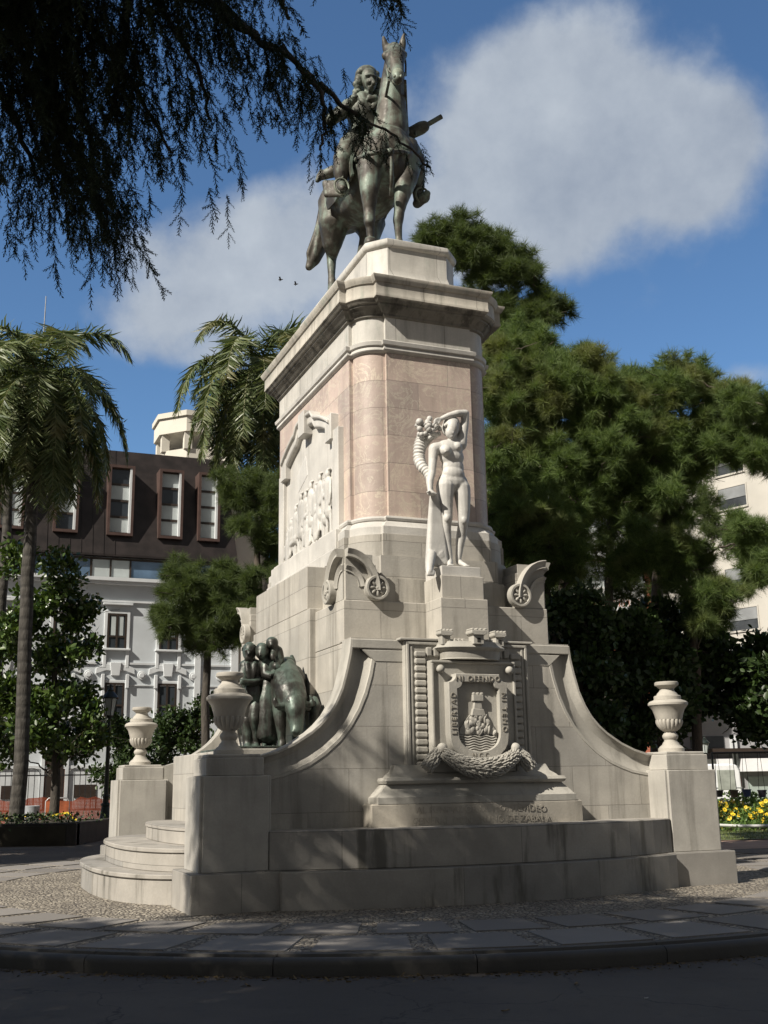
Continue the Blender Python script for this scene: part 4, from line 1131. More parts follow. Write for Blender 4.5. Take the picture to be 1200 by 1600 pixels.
def road_mat():
    m = M('dark_asphalt'); n = m.noise(.6, 8, .65); g = m.noise(95, 4, .7); p = m.noise(5, 5)
    c = m.mix(m.ramp(n, .3, .7), (.064, .051, .041), (.105, .085, .067))
    c = m.mix(m.ramp(g, .5, .72, 0, .55), c, (.13, .115, .10))
    c = m.mix(m.math('MULTIPLY', m.ramp(p, .58, .7), .35), c, (.03, .026, .024))
    mp = m.node('ShaderNodeVectorMath', operation='ADD'); m.l.new(m.tc.outputs['Object'], mp.inputs[0])
    nn = m.node('ShaderNodeTexNoise'); nn.inputs['Scale'].default_value = 1.6; nn.inputs['Detail'].default_value = 6; m.l.new(m.tc.outputs['Object'], nn.inputs['Vector']); m.l.new(nn.outputs['Color'], mp.inputs[1])
    vc = m.node('ShaderNodeTexVoronoi', feature='DISTANCE_TO_EDGE'); vc.inputs['Scale'].default_value = .55; m.l.new(mp.outputs[0], vc.inputs['Vector'])
    c = m.mix(m.ramp(vc.outputs['Distance'], .002, .008, .75, 0), c, (.015, .013, .012))        # cracks
    vp = m.node('ShaderNodeTexVoronoi', feature='F1'); vp.inputs['Scale'].default_value = .45; m.l.new(mp.outputs[0], vp.inputs['Vector'])
    sc_ = m.node('ShaderNodeSeparateColor'); m.l.new(vp.outputs['Color'], sc_.inputs[0]); c = m.mix(m.math('MULTIPLY', sc_.outputs[0], .30), c, (.085, .078, .07))   # patches of other age
    return m.fin(c, .88, m.bump(g, .6, .008))
b = MB(); annulus(b, 8.3, 16.5, -.151)
structure(b.build('road', road_mat()))
def cobble_mat():
    m = M('cobbles'); v = m.node('ShaderNodeTexVoronoi', feature='DISTANCE_TO_EDGE'); v.inputs['Scale'].default_value = 16; v.inputs['Randomness'].default_value = .75
    m.l.new(m.tc.outputs['Object'], v.inputs['Vector'])
    v2 = m.node('ShaderNodeTexVoronoi', feature='F1'); v2.inputs['Scale'].default_value = 16; v2.inputs['Randomness'].default_value = .75
    m.l.new(m.tc.outputs['Object'], v2.inputs['Vector'])
    sp = m.node('ShaderNodeSeparateColor'); m.l.new(v2.outputs['Color'], sp.inputs[0])
    c = m.mix(sp.outputs[0], (.25, .22, .175), (.52, .465, .375))
    c = m.mix(m.ramp(m.noise(.9, 6), .35, .7, 0, .45), c, (.14, .12, .10))
    e = m.ramp(v.outputs['Distance'], .0, .14)
    c = m.mix(e, (.055, .046, .038), c)
    return m.fin(c, .85, m.bump(m.ramp(v.outputs['Distance'], 0, .3), .9, .03, m.bump(m.noise(90, 3), .3, .006)))
b = MB(); annulus(b, 0.5, 8.36, -.004)
pv = structure(b.build('pavement', cobble_mat()))
def slab_mat():
    m = M('granite_slabs'); ge = m.node('ShaderNodeNewGeometry')
    c = m.mix(ge.outputs['Random Per Island'], (.15, .138, .125), (.225, .208, .19))
    c = m.mix(m.ramp(m.noise(2.2, 6), .35, .75, 0, .5), c, (.17, .155, .14)); g = m.noise(110, 3)
    c = m.mix(m.ramp(g, .5, .75, 0, .35), c, (.30, .285, .26))
    return m.fin(c, .8, m.bump(g, .25, .004))
b = MB()
for r0, r1, n_, ph in ((6.22, 7.08, 44, 0.), (7.26, 8.24, 44, .07)):
    for k in range(n_):
        a0 = 2*math.pi*k/n_+ph; a1 = a0+2*math.pi/n_*.80
        V = []; m_ = 5
        for z in (-.03, .008):
            for i in range(m_): a = a0+(a1-a0)*i/(m_-1); V.append((MC[0]+r0*math.cos(a), MC[1]+r0*math.sin(a), z))
            for i in range(m_-1, -1, -1): a = a0+(a1-a0)*i/(m_-1); V.append((MC[0]+r1*math.cos(a), MC[1]+r1*math.sin(a), z))
        b.loft([V[:2*m_], V[2*m_:]])
structure(b.build('pavement_slabs', slab_mat()))
# kerb ring: nosed stone with a hollow behind the nose
rr_k = np.random.default_rng(17)
KM = stone('kerb_stone', (.075, .070, .063), joint=0, grime=.6)
n = 30
prof = [(8.34, -.2), (8.34, .010), (8.46, .010), (8.475, -.028), (8.50, -.034), (8.515, -.012), (8.55, -.004), (8.60, -.008), (8.635, -.03), (8.645, -.06), (8.63, -.2)]
b = MB()
for i in range(n):                                        # one stone after the other, with open joints
    rings = []
    dz = rr_k.uniform(-.003, .003) if i else 0
    for q in np.linspace(.0025, .9975, 10):
        a = 2*math.pi*(i+q)/n
        rings.append([(MC[0]+r*math.cos(a), MC[1]+r*math.sin(a), z+dz) for r, z in prof])
    b.loft(rings)
structure(b.build('kerb', KM, smooth=40))
# dry leaves and litter lying on the road
LF = plain('dry_leaf', (.20, .14, .07), .8, .4, 20)
rr = np.random.default_rng(21)
def fallen(x, y, s, rot, z=-.15, lab='', mat=LF):
    t = thing('fallen_leaf' if mat is LF else 'paper_scrap', lab, 'leaf' if mat is LF else 'litter', (x, y, z))
    b = MB(); V = []; 
    for i in range(9):
        q = -1+2*i/8; w = .38*(1-q*q)**.7*(1 if mat is LF else .8)+.02
        V.append([(q*s, -w*s, .012+.25*s*q*q+.2*s*w), (q*s, 0, .008+.12*s*q*q), (q*s, w*s, .012+.22*s*q*q+.2*s*w)])
    ca, sa = math.cos(rot), math.sin(rot)
    vv = [(x+p[0]*ca-p[1]*sa, y+p[0]*sa+p[1]*ca, z+p[2]) for row in V for p in row]
    F = []
    for i in range(8):
        for j in range(2): F.append((3*i+j, 3*i+j+1, 3*i+j+4, 3*i+j+3))
    b.add(vv, F); o = b.build('blade', mat, t, smooth=60); so = o.modifiers.new('thick', 'SOLIDIFY'); so.thickness = .002
PAPER = plain('white_paper', (.62, .60, .56), .8)
for (px, py, s, r_, lab, mt) in ((190, 1520, .055, .2, 'pale curled dry leaf on the asphalt near the kerb at lower left', LF), (900, 1540, .045, 1.2, 'brown dry leaf on the asphalt at right', LF), (790, 1582, .04, .6, 'dark curled leaf beside the bottom edge at lower right', LF), (385, 1541, .035, 2., 'small brown leaf on the asphalt at the lower middle', LF), (1010, 1562, .02, .5, 'tiny white paper scrap on the asphalt', PAPER), (312, 1537, .03, .9, 'small dark leaf lying left of the brown leaf', LF)):
    p = atz(px, py, -.15); fallen(p[0], p[1], s, r_, -.15, lab, mt)
n = 1500                                                  # dust, needles and bits of leaf gathered in the gutter
ga = rng.normal(-math.pi/2, .75, n); gr_ = 8.66+np.abs(rng.normal(0, .13, n))
PG = np.c_[MC[0]+gr_*np.cos(ga), MC[1]+gr_*np.sin(ga), np.full(n, -.1495)]
DEBRIS = (PG, n)
# ---- path, lawn and flower bed at the right -------------------------------------------------
def sheet(name, pts, z, mat):
    b = MB(); V = [(p[0], p[1], z) for p in pts]; b.add(V, [tuple(range(len(V)))]); return structure(b.build(name, mat))
DIRT = plain('reddish_path', (.30, .20, .15), .9, .25, .8, bump=.3)
GRASSM = plain('lawn_soil', (.10, .125, .045), .95, .35, 2.5)
q = [atz(x, y, -.14) for x, y in ((1095, 1314), (1260, 1309), (1300, 1322), (1085, 1328))]
sheet('path', q, -.146, DIRT)
lw = [atz(x, y, -.12) for x, y in ((1090, 1313), (1290, 1308), (1290, 1262), (1090, 1262))]
sheet('lawn', lw, -.125, GRASSM)
def in_quad(n, q):
    a, c = rng.random(n), rng.random(n)
    q = [np.array(p) for p in q]
    return (q[0][None]*(1-a)[:, None]+q[1][None]*a[:, None])*(1-c)[:, None]+(q[3][None]*(1-a)[:, None]+q[2][None]*a[:, None])*c[:, None]
def leafmat(name, lo, hi, rough=.55, trans=.25, spec=.35, big=None, bigscale=.6):
    m = M(name); ge = m.node('ShaderNodeNewGeometry')
    f = ge.outputs['Random Per Island']
    c = m.mix(f, lo, hi)
    if big: c = m.mix(m.ramp(m.noise(bigscale, 4), .52, .68, 0, .7), c, big)
    m.fin(c, rough, spec=spec)
    if trans:
        tr = m.node('ShaderNodeBsdfTranslucent'); m.l.new(m.mix(1, c, (1.1, 1.15, .6), 'MULTIPLY'), tr.inputs['Color'])
        ms = m.node('ShaderNodeMixShader'); ms.inputs[0].default_value = trans
        m.l.new(m.b.outputs[0], ms.inputs[1]); m.l.new(tr.outputs[0], ms.inputs[2]); m.l.new(ms.outputs[0], m.out.inputs['Surface'])
    return m.m
def rots(D, roll=None):
    """rotation matrices taking +z to each direction D"""
    D = D/np.linalg.norm(D, axis=1, keepdims=True); n = len(D)
    a = rng.random(n)*2*np.pi if roll is None else roll
    h = np.where(np.abs(D[:, 2:3]) < .9, np.array([[0, 0, 1.]]), np.array([[1., 0, 0]]))
    X = np.cross(h, D); X /= np.linalg.norm(X, axis=1, keepdims=True); Y = np.cross(D, X)
    ca, sa = np.cos(a)[:, None], np.sin(a)[:, None]
    return np.stack([X*ca+Y*sa, -X*sa+Y*ca, D], axis=2)
def scatter(tv, tf, P, RM, S):
    """copies of a small template (verts tv, faces tf) at P with rotations RM, sizes S -> vertex and face arrays"""
    n, k = len(P), len(tv)
    V = np.einsum('nij,kj->nki', RM, tv)*np.asarray(S).reshape(n, 1, -1)+P[:, None, :]
    F = tf[None]+(np.arange(n)*k)[:, None, None]
    return V.reshape(-1, 3), F.reshape(-1, tf.shape[1])
def join(L):
    V = []; F = []; o = 0
    for v, f in L: V.append(v); F.append(f+o); o += len(v)
    return np.concatenate(V), np.concatenate(F)
def np_obj(name, V, F, mat, parent=None, smooth=False):
    if parent is not None: V = V-BASE[parent.name]
    me = np_mesh(name, V, F)
    if smooth: me.polygons.foreach_set('use_smooth', [True]*len(me.polygons))
    return link_mesh(name, me, mat, parent)
V, F = scatter(np.array([(-.5, 0, 0), (.5, 0, 0), (.35, .1, 1.), (-.35, -.05, 1.)])*np.array([.4, 1, 1]), np.array([[0, 1, 2, 3]]), PG, rots(np.c_[rng.normal(0, 1, n), rng.normal(0, 1, n), np.abs(rng.normal(.05, .12, n))]), rng.uniform(.012, .05, n))
gd = np_obj('gutter_litter', V, F, leafmat('dead_leaf_bits', (.05, .035, .02), (.20, .15, .08), .8, .1)); gd['kind'] = 'stuff'; gd['label'] = 'dry leaf bits and dust gathered in the gutter below the kerb'; gd['category'] = 'litter'
# grass blades
bl_v = np.array([(-.5, 0, 0), (.5, 0, 0), (0, .25, 1.)]); bl_f = np.array([[0, 1, 2]])
pg = in_quad(9000, lw); n = len(pg); pg[:, 2] = -.125
Vg, Fg = scatter(bl_v, bl_f, pg, rots(np.c_[rng.normal(0, .5, n), rng.normal(0, .5, n), np.ones(n)]), np.c_[np.full(n, .012), np.full(n, .05), rng.uniform(.04, .10, n)])
gr_o = np_obj('grass', Vg, Fg, leafmat('grass_blades', (.09, .13, .035), (.20, .22, .07), .6)); gr_o['kind'] = 'stuff'; gr_o['label'] = 'short lawn grass on the strip before the flower bed'; gr_o['category'] = 'grass'
# ---- flower bed --------------------------------------------------------------------------
LEAFQ_v = np.array([(0, 0, 0), (.27, .05, .35), (.22, .0, .72), (0, -.05, 1.), (-.22, 0, .72), (-.27, .05, .35)]); LEAFQ_f = np.array([[0, 1, 2, 3], [0, 3, 4, 5]])
FLG = leafmat('bed_leaves', (.05, .11, .025), (.16, .24, .06), .5)
YEL = plain('yellow_petals', (.85, .60, .03), .6, .12, 30)
pet_v = []; pet_f = []
for k in range(7):
    a = 2*math.pi*k/7
    for j, (rr_, aa) in enumerate(((.12, a), (.9, a-.35), (1.0, a), (.9, a+.35))): pet_v.append((rr_*math.cos(aa), rr_*math.sin(aa), .05 if j == 0 else .22))
    pet_f.append([4*k, 4*k+1, 4*k+2, 4*k+3])
pet_v = np.array(pet_v); pet_f = np.array(pet_f)
def flower_bush(px, py, wpx, hpx, D, nf, label, seed):
    r_ = np.random.default_rng(seed); c = aty(px, py, D); s = D/FPX
    w, h = wpx*s, hpx*s; zb = -.12
    t = thing('flowering_bush', label, 'plant', (c[0], c[1], zb), group='yellow flowering bushes in the bed')
    n = 420
    P = np.c_[r_.normal(0, .42, n)*w, r_.normal(0, .4, n)*w, np.abs(r_.random(n))**.7*h]
    P[:, :2] *= (1-.35*(P[:, 2:3]/h)); P = P+np.array([c[0], c[1], zb])
    V, F = scatter(LEAFQ_v, LEAFQ_f, P, rots(r_.normal(0, 1, (n, 3))+np.array([0, 0, .6])), r_.uniform(.07, .13, n))
    np_obj('foliage', V, F, FLG, t)
    nf = int(nf*1.1)
    Q = P[r_.choice(n, nf, replace=False)]+np.c_[np.zeros(nf), np.full(nf, -.08), np.full(nf, .10)]
    V, F = scatter(pet_v, pet_f, Q, rots(r_.normal(0, .35, (nf, 3))+np.array([0, -.8, .6])), r_.uniform(.05, .085, nf))
    o = np_obj('flowers', V, F, YEL, t); o['kind'] = 'stuff'
for i, (px, py, w, h, D, nf, lab) in enumerate(((1128, 1290, 30, 36, 36, 36, 'yellow flowering bush beside the right stone pier'), (1150, 1280, 26, 34, 37.5, 30, 'tall yellow flowering bush behind the white rail'), (1172, 1290, 22, 30, 36, 16, 'low leafy bush with a few yellow flowers in mid bed'), (1195, 1286, 26, 36, 36.4, 34, 'yellow flowering bush at the right edge of the photo'), (1180, 1270, 24, 22, 38, 18, 'farthest yellow flowering bush behind the yellow board'), (1215, 1280, 26, 34, 37, 22, 'yellow flowering bush mostly beyond the right edge'))): flower_bush(px, py, w, h, D, nf, lab, 30+i)
def leafy(px, py, w, h, D, lab, seed, n=500, mat=None, name='leafy_shrub', zb=-.12, ls=(.09, .16), grp=None):
    r_ = np.random.default_rng(seed); c = aty(px, py, D); s = D/FPX; w, h = w*s, h*s
    t = thing(name, lab, 'plant', (c[0], c[1], zb), group=grp)
    b = MB()
    for k in range(6): b.tube([(c[0]+r_.normal(0, .05), c[1]+r_.normal(0, .05), zb-.02), (c[0]+r_.normal(0, .25)*w, c[1]+r_.normal(0, .25)*w, zb+h*.75)], [.02, .008], 5)
    b.build('stem', plain('shrub_stem', (.08, .06, .045)) if 'shrub_stem' not in bpy.data.materials else bpy.data.materials['shrub_stem'], t)
    P = np.c_[r_.normal(0, .4, n)*w, r_.normal(0, .4, n)*w, h*r_.random(n)**.6]+np.array([c[0], c[1], zb])
    V, F = scatter(LEAFQ_v, LEAFQ_f, P, rots(r_.normal(0, 1, (n, 3))+np.array([0, -.2, .5])), r_.uniform(*ls, n))
    np_obj('foliage', V, F, mat or FLG, t)
leafy(1160, 1262, 40, 44, 41, 'pale green shrub growing behind the flower bed', 51, 700)
leafy(1190, 1262, 30, 32, 42, 'rounded green shrub behind the flower bed at the right edge', 52, 500)
leafy(1140, 1308, 34, 13, 35, 'low dark green edging plant in front of the white rail near the pier', 53, 400, ls=(.06, .11))
leafy(1185, 1308, 40, 13, 35.3, 'low dark green edging plant in front of the white rail at right', 54, 400, ls=(.06, .11))
WHT = plain('white_paint', (.62, .62, .60), .5, .12); YBOARD = plain('yellow_board', (.72, .42, .03), .5)
t = thing('bed_rail', 'thin white rail along the front of the flower bed', 'rail', aty(1150, 1300, 34.4)*np.array([1, 1, 0])+np.array([0, 0, -.12]))
b = MB(); p0, p1, p2 = aty(1090, 1288, 34.4), aty(1160, 1291, 34.4), aty(1290, 1289, 34.6)
b.tube([p0, p1, p2], .045, 8); b.build('bar', WHT, t, smooth=60)
for px in (1110, 1200, 1260):
    b = MB(); p = aty(px, 1290, 34.45); b.tube([(p[0], p[1], -.14), (p[0], p[1], p[2])], .02, 6); b.build('post', WHT, t)
t = thing('planter_board', 'yellow board edging the soil behind the flowers', 'board', aty(1175, 1279, 38.5)*np.array([1, 1, 0])+np.array([0, 0, -.12]))
b = MB(); p = aty(1145, 1279, 38.5); p2 = aty(1260, 1277, 38.5); b.box(p[0], p2[0], 38.5, 38.55, p[2]-.05, p[2]+.07); b.build('plank', YBOARD, t, bevel=.01)
b = MB(); b.box(p[0], p2[0], 38.52, 39.8, -.14, p[2]-.06); b.build('soil', plain('planting_soil', (.05, .035, .025), .95), t)
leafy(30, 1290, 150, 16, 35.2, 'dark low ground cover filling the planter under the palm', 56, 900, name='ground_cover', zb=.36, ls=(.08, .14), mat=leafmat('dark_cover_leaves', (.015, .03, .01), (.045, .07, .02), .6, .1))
# ================================================================ lamp posts
IRON = plain('dark_green_iron', (.018, .026, .023), .45, .3, 8, .3); LGLASS = plain('lamp_glass', (.42, .45, .44), .25, .1)
def lamp(px, pybase, pytop, label, zb=-.15, D=None):
    p = atz(px, pybase, zb) if D is None else aty(px, pybase, D); h = (pybase-pytop)/FPX*p[1]*1.05
    t = thing('street_lamp', label, 'street lamp', (p[0], p[1], zb), group='iron lamp posts')
    s = h/4.2
    def L(name, prof, mat, n=16, sm=40, par=None):
        b = MB(); b.lathe([(r*s, z*s) for r, z in prof], (p[0], p[1], zb), n); return b.build(name, mat, par or t, smooth=sm)
    b = MB(); b.box(p[0]-.34*s, p[0]+.34*s, p[1]-.34*s, p[1]+.34*s, zb, zb+.24*s); b.box(p[0]-.29*s, p[0]+.29*s, p[1]-.29*s, p[1]+.29*s, zb+.24*s, zb+.32*s); b.build('base', IRON, t, bevel=.02)
    L('pole', [(.001, .3), (.25, .3), (.25, .36), (.17, .42), (.15, .5), (.125, .7), (.11, .78), (.135, .8), (.135, .85), (.085, .88), (.08, 1.0), (.095, 1.03), (.095, 1.07), (.068, 1.1), (.05, 2.9), (.07, 2.93), (.07, 2.97), (.045, 3.0), (.04, 3.2), (.09, 3.26), (.10, 3.30), (.001, 3.31)], IRON)
    b = MB()
    b.lathe([(.001, 3.3), (.12*s/s, 3.3), (.21, 3.78), (.001, 3.78)] if False else [(.001*s, 3.3*s), (.115*s, 3.3*s), (.20*s, 3.78*s), (.001*s, 3.78*s)], (p[0], p[1], zb), 6)
    g_ = b.build('lantern', LGLASS, t)
    b = MB()
    for k in range(6):
        a = 2*math.pi*k/6; b.tube([(p[0]+.12*s*math.cos(a), p[1]+.12*s*math.sin(a), zb+3.29*s), (p[0]+.206*s*math.cos(a), p[1]+.206*s*math.sin(a), zb+3.79*s)], .012*s, 5)
    b.build('cage', IRON, g_)
    L('cap', [(.001, 3.77), (.245, 3.77), (.25, 3.80), (.16, 3.92), (.09, 3.98), (.10, 4.02), (.05, 4.06), (.035, 4.12), (.05, 4.15), (.001, 4.2)], IRON, 12, 40, g_)
lamp(163, 1305, 1090, 'dark green iron lamp post with a glass lantern left of the far urn pier')
lamp(1109, 1255, 1137, 'dark iron lamp post with a lantern behind the right hand pier', D=46.)
# ================================================================ grand house on the left
V0P = 42.
HW = plain('pale_render', (.54, .575, .60), .85, .10, .5); HTRIM = plain('white_trim', (.60, .625, .64), .8, .08, 1); BRN = plain('brown_metal_roof', (.027, .021, .020), .5, .35, 1.5, .2)
GLS = plain('window_glass', (.035, .042, .05), .12, .4, .6, spec=.6); BLIND = plain('pale_blind', (.46, .50, .50), .35, .12, .8); DKW = plain('dark_joinery', (.035, .024, .018), .5)
RBRN = plain('brown_door', (.10, .045, .028), .5); PGLS = plain('reflecting_glass', (.10, .16, .24), .08, .5, .4, spec=.8)
ho = thing('grand_house', 'pale rendered old house with a dark brown mansard roof and tall windows', 'building', (0, V0P, -.15), 'm')
b = MB(); b.box(-16, 11.05, V0P, V0P+14, -.2, 11.55); b.build('wall', HW, ho)
b = MB()
b.box(-16, 11.12, V0P-.12, V0P+.01, 9.98, 10.5) if False else None
b.box(-16, 11.2, V0P-.30, V0P+.01, 11.30, 11.45); b.box(-16, 11.25, V0P-.42, V0P+.02, 11.45, 11.62); b.box(-16, 11.1, V0P-.10, V0P-.001, 10.42, 10.52)
b.box(-16, 11.1, V0P-.07, V0P-.001, 7.34, 7.44); b.box(-16, 11.1, V0P-.05, V0P-.001, 6.30, 6.36); b.box(-16, 11.1, V0P-.12, V0P-.001, 2.35, 2.5); b.box(-16, 11.12, V0P-.06, V0P-.002, -.15, 2.36)
b.build('string_course', HTRIM, ho)
def pwin(u, z0, z1, w, arched, k, joinery=True):
    b = MB(); d = .07; m = .16
    b.box(u-w/2-m, u-w/2, V0P-d, V0P+.02, z0-.1, z1+.14); b.box(u+w/2, u+w/2+m, V0P-d, V0P+.02, z0-.1, z1+.14); b.box(u-w/2, u+w/2, V0P-d, V0P+.02, z1, z1+.14); b.box(u-w/2-m-.05, u+w/2+m+.05, V0P-.2, V0P+.02, z0-.2, z0-.1)
    if not arched: b.box(u-w/2-m-.1, u+w/2+m+.1, V0P-.22, V0P+.02, z1+.42, z1+.52); b.box(u-w/2-m, u-w/2, V0P-.1, V0P+.02, z0-1.05, z0-.2); b.box(u+w/2, u+w/2+m, V0P-.1, V0P+.02, z0-1.05, z0-.2)
    else:
        b.prism([(u-w/2-m-.32, z1+.42), (u-w/2-m-.30, z1+.72), (u-w/2, z1+.92), (u+w/2, z1+.92), (u+w/2+m+.30, z1+.72), (u+w/2+m+.32, z1+.42), (u+w/2, z1+.60), (u-w/2, z1+.60)], V0P-.09, V0P+.02)
        b.prism([(u-.2, z1+.35), (u+.2, z1+.35), (u+.27, z1+1.0), (u-.27, z1+1.0)], V0P-.15, V0P+.02)
        b.box(u-w/2-m-.04, u-w/2-m+.12, V0P-.17, V0P+.02, z1-.25, z1+.42); b.box(u+w/2+m-.12, u+w/2+m+.04, V0P-.17, V0P+.02, z1-.25, z1+.42)
    f = b.build('window', HTRIM, ho, bevel=.015)
    b = MB(); b.box(u-w/2, u+w/2, V0P-.03, V0P-.015, z0-.1, z1); p = b.build('pane', GLS, f)
    b = MB()
    for x in (-w/2, -.05, w/2-.09): b.box(u+x, u+x+.09 if x else u+x, V0P-.075, V0P-.031, z0-.1, z1)
    b.box(u-w/2, u+w/2, V0P-.07, V0P-.0315, z1-.09, z1); b.box(u-w/2, u+w/2, V0P-.07, V0P-.0315, z0+.45, z0+.54)
    b.build('sash', DKW, f)
    if not arched:
        b = MB(); b.box(u-.30, u-.07, V0P-.04, V0P-.0305, z0+.55, z1-.12); b.box(u+.07, u+.30, V0P-.04, V0P-.0305, z0+.55, z1-.12); b.build('blind', BLIND, f)
for k in range(-4, 3):
    u = 4.93+2.58*k if k < 2 else 10.15
    if k == 2: continue
    pwin(u, 8.22, 9.85, .94, False, k)
    if k != -1: pwin(u, 4.85, 6.43, .94, True, k)
    else: pwin(u, 4.85, 6.43, .94, True, k)
for u in (3.64, 6.22, 8.80, 10.2):                         # round bosses between the windows
    b = MB(); b.tube([(u, V0P-.10, 6.82), (u, V0P+.01, 6.82)], .22, 20); b.tube([(u, V0P-.15, 6.82), (u, V0P-.09, 6.82)], .13, 16)
    b.build('boss', HTRIM, ho, bevel=.02)
b = MB(); b.box(8.85, 9.15, V0P-.14, V0P+.02, 2.4, 11.3); b.box(10.72, 11.09, V0P-.14, V0P+.02, 2.4, 11.3); b.build('pilaster', HTRIM, ho)
b = MB(); b.box(1.83, 2.78, V0P-.1, V0P+.02, -.15, 3.2)
dr = b.build('door', RBRN, ho); b = MB()
for x in (1.95, 2.36): b.box(x, x+.32, V0P-.13, V0P-.095, 1.0, 3.05)
b.build('door_panel', DKW, dr)
b = MB(); b.box(1.68, 1.83, V0P-.16, V0P+.02, -.15, 3.4); b.box(2.78, 2.93, V0P-.16, V0P+.02, -.15, 3.4); b.box(1.68, 2.93, V0P-.16, V0P+.02, 3.2, 3.4); b.build('door_frame', HTRIM, ho)
for u in (.45, 3.75):
    b = MB(); b.box(u-.5, u+.5, V0P-.1, V0P+.02, 1.0, 1.6); b.build('basement_window', DKW, ho)
# attic strip of glass, then the mansard with deep dormers
b = MB(); b.box(-16, 10.95, V0P+.25, V0P+13.5, 11.5, 12.75); b.build('attic_wall', HW, ho)
for k, (u0, u1, mt) in enumerate(((-3.2, -1.2, PGLS), (-1.15, .8, PGLS), (.85, 3.5, PGLS), (3.62, 4.48, BLIND), (4.55, 5.45, BLIND), (5.55, 7.2, PGLS), (7.28, 9.0, PGLS), (9.06, 10.72, PGLS))):
    b = MB(); b.box(u0, u1, V0P+.20, V0P+.24, 11.72, 12.60); f = b.build('attic_pane', mt, ho)
b = MB()
for u in (-1.17, .82, 3.56, 4.51, 5.5, 7.24, 9.03, 10.78): b.box(u-.04, u+.04, V0P+.15, V0P+.26, 11.66, 12.66)
b.box(-16, 10.9, V0P+.15, V0P+.26, 11.62, 11.71); b.box(-16, 10.9, V0P+.15, V0P+.26, 12.61, 12.7); b.build('attic_frame', DKW, ho)
mt_ = G(352, 720, V0P+1.3)
b = MB(); zt = mt_[2]; ut = mt_[0]
b.loft([[(-16, V0P-.05, 12.76), (11.0, V0P-.05, 12.76), (11.0, V0P+13.5, 12.76), (-16, V0P+13.5, 12.76)], [(-16, V0P-.05, 12.86), (11.0, V0P-.05, 12.86), (11.0, V0P+13.5, 12.86), (-16, V0P+13.5, 12.86)], [(-16, V0P+1.3, zt), (ut, V0P+1.3, zt), (ut, V0P+12.5, zt), (-16, V0P+12.5, zt)]])
rf = b.build('roof', BRN, ho)
b = MB()
for k in range(-30, 24):
    u = -8+k*.55
    if -15.9 < u < 10.9: b.loft([[(u-.012, V0P-.075, 12.86), (u+.012, V0P-.075, 12.86), (u+.012, V0P-.04, 12.86), (u-.012, V0P-.04, 12.86)], [(u-.012, V0P+1.275, zt), (u+.012, V0P+1.275, zt), (u+.012, V0P+1.31, zt), (u-.012, V0P+1.31, zt)]]) if u < ut else None
b.build('roof_seam', BRN, rf)
for u0, u1 in ((-3.6, -2.4), (-1.0, .2), (1.6, 2.8), (4.22, 5.52), (6.80, 8.06), (8.86, 10.02)):
    z0, z1 = 14.0, 17.42; vf = V0P-.02
    b = MB(); b.box(u0, u0+.13, vf, V0P+1.2, z0, z1); b.box(u1-.13, u1, vf, V0P+1.2, z0, z1); b.box(u0, u1, vf, V0P+1.2, z1, z1+.14); b.box(u0, u1, vf, V0P+1.0, z0-.14, z0)
    d = b.build('dormer', plain('rust_brown_metal', (.075, .045, .038), .5) if 'rust_brown_metal' not in bpy.data.materials else bpy.data.materials['rust_brown_metal'], rf)
    b = MB(); b.box(u1-.24, u1-.131, vf+.03, V0P+.9, z0, z1); b.build('reveal', HTRIM, d)
    hz = (z1-z0)/4
    for k in range(4):
        b = MB(); b.box(u0+.14, u1-.25, V0P+.22, V0P+.25, z0+hz*k+.05, z0+hz*(k+1)-.05); b.build('pane', BLIND if (k, round(u0)) not in ((2, 7), (1, 4), (3, 4), (0, 2)) else GLS, d)
    b = MB()
    for k in range(5): b.box(u0+.13, u1-.24, V0P+.18, V0P+.26, z0+hz*k-.06, z0+hz*k+.06)
    b.build('glazing_bar', DKW, d)
CRM = plain('cream_render', (.60, .57, .50), .85, .08, .6)
b = MB(); b.prism([(ut-.1, 18.9), (ut+.4, 19.0), (12.5, 13.6), (12.5, 0), (11.05, 0), (11.0, 12.6)], V0P+.8, V0P+13); b.box(12.5, 16, V0P+1.2, V0P+12, 0, 12.4); b.build('party_wall', CRM, ho)
hs = thing('roof_pavilion', 'cream open lookout with a wide parapet on top of the brown roof', 'pavilion', (8.9, V0P+7, 18.3), 'm')
_u0, _u1 = G(249, 660, V0P+4)[0], G(380, 660, V0P+4)[0]
def hexr(r, z, c=((_u0+_u1)/2, V0P+6)):
    r = r/2.9*(_u1-_u0)/2*1.04
    return _hex(r, z, c)
def _hex(r, z, c):
    return [(c[0]+r*math.cos(math.pi/8+k*math.pi/4), c[1]+r*math.sin(math.pi/8+k*math.pi/4), z) for k in range(8)]
zz = [G(300, y, V0P+3.6)[2] for y in (640, 648, 672, 677, 697, 722)]
b = MB(); b.loft([hexr(2.75, zz[2]), hexr(2.75, zz[1]), hexr(2.9, zz[1]), hexr(2.9, zz[0])]); b.build('parapet', CRM, hs)
b = MB(); b.loft([hexr(2.45, zz[4]-2.5), hexr(2.45, zz[4])]); b.build('base', CRM, hs)
for k in range(8):
    q = hexr(2.3, 0)[k]; b = MB(); b.box(q[0]-.22, q[0]+.22, q[1]-.22, q[1]+.22, zz[4]-.05, zz[2]+.05); b.build('post', CRM, hs)
an = thing('antenna_mast', 'thin metal mast rising above the left palm', 'mast', (G(66, 700, V0P+5)[0], V0P+5, 18.2), 'm')
b = MB(); z1 = G(66, 462, V0P+5)[2]; u = G(66, 560, V0P+5)[0]
b.tube([(u, V0P+5, 18.0), (u, V0P+5, z1-4), (u, V0P+5, z1)], [.06, .05, .025], 8); b.build('pole', plain('galvanised', (.3, .31, .32), .4, metal=.6), an, smooth=60)
rt = thing('tiled_roof_house', 'orange tiled gable behind the left palm', 'building', (-3, V0P+16, 0), 'm')
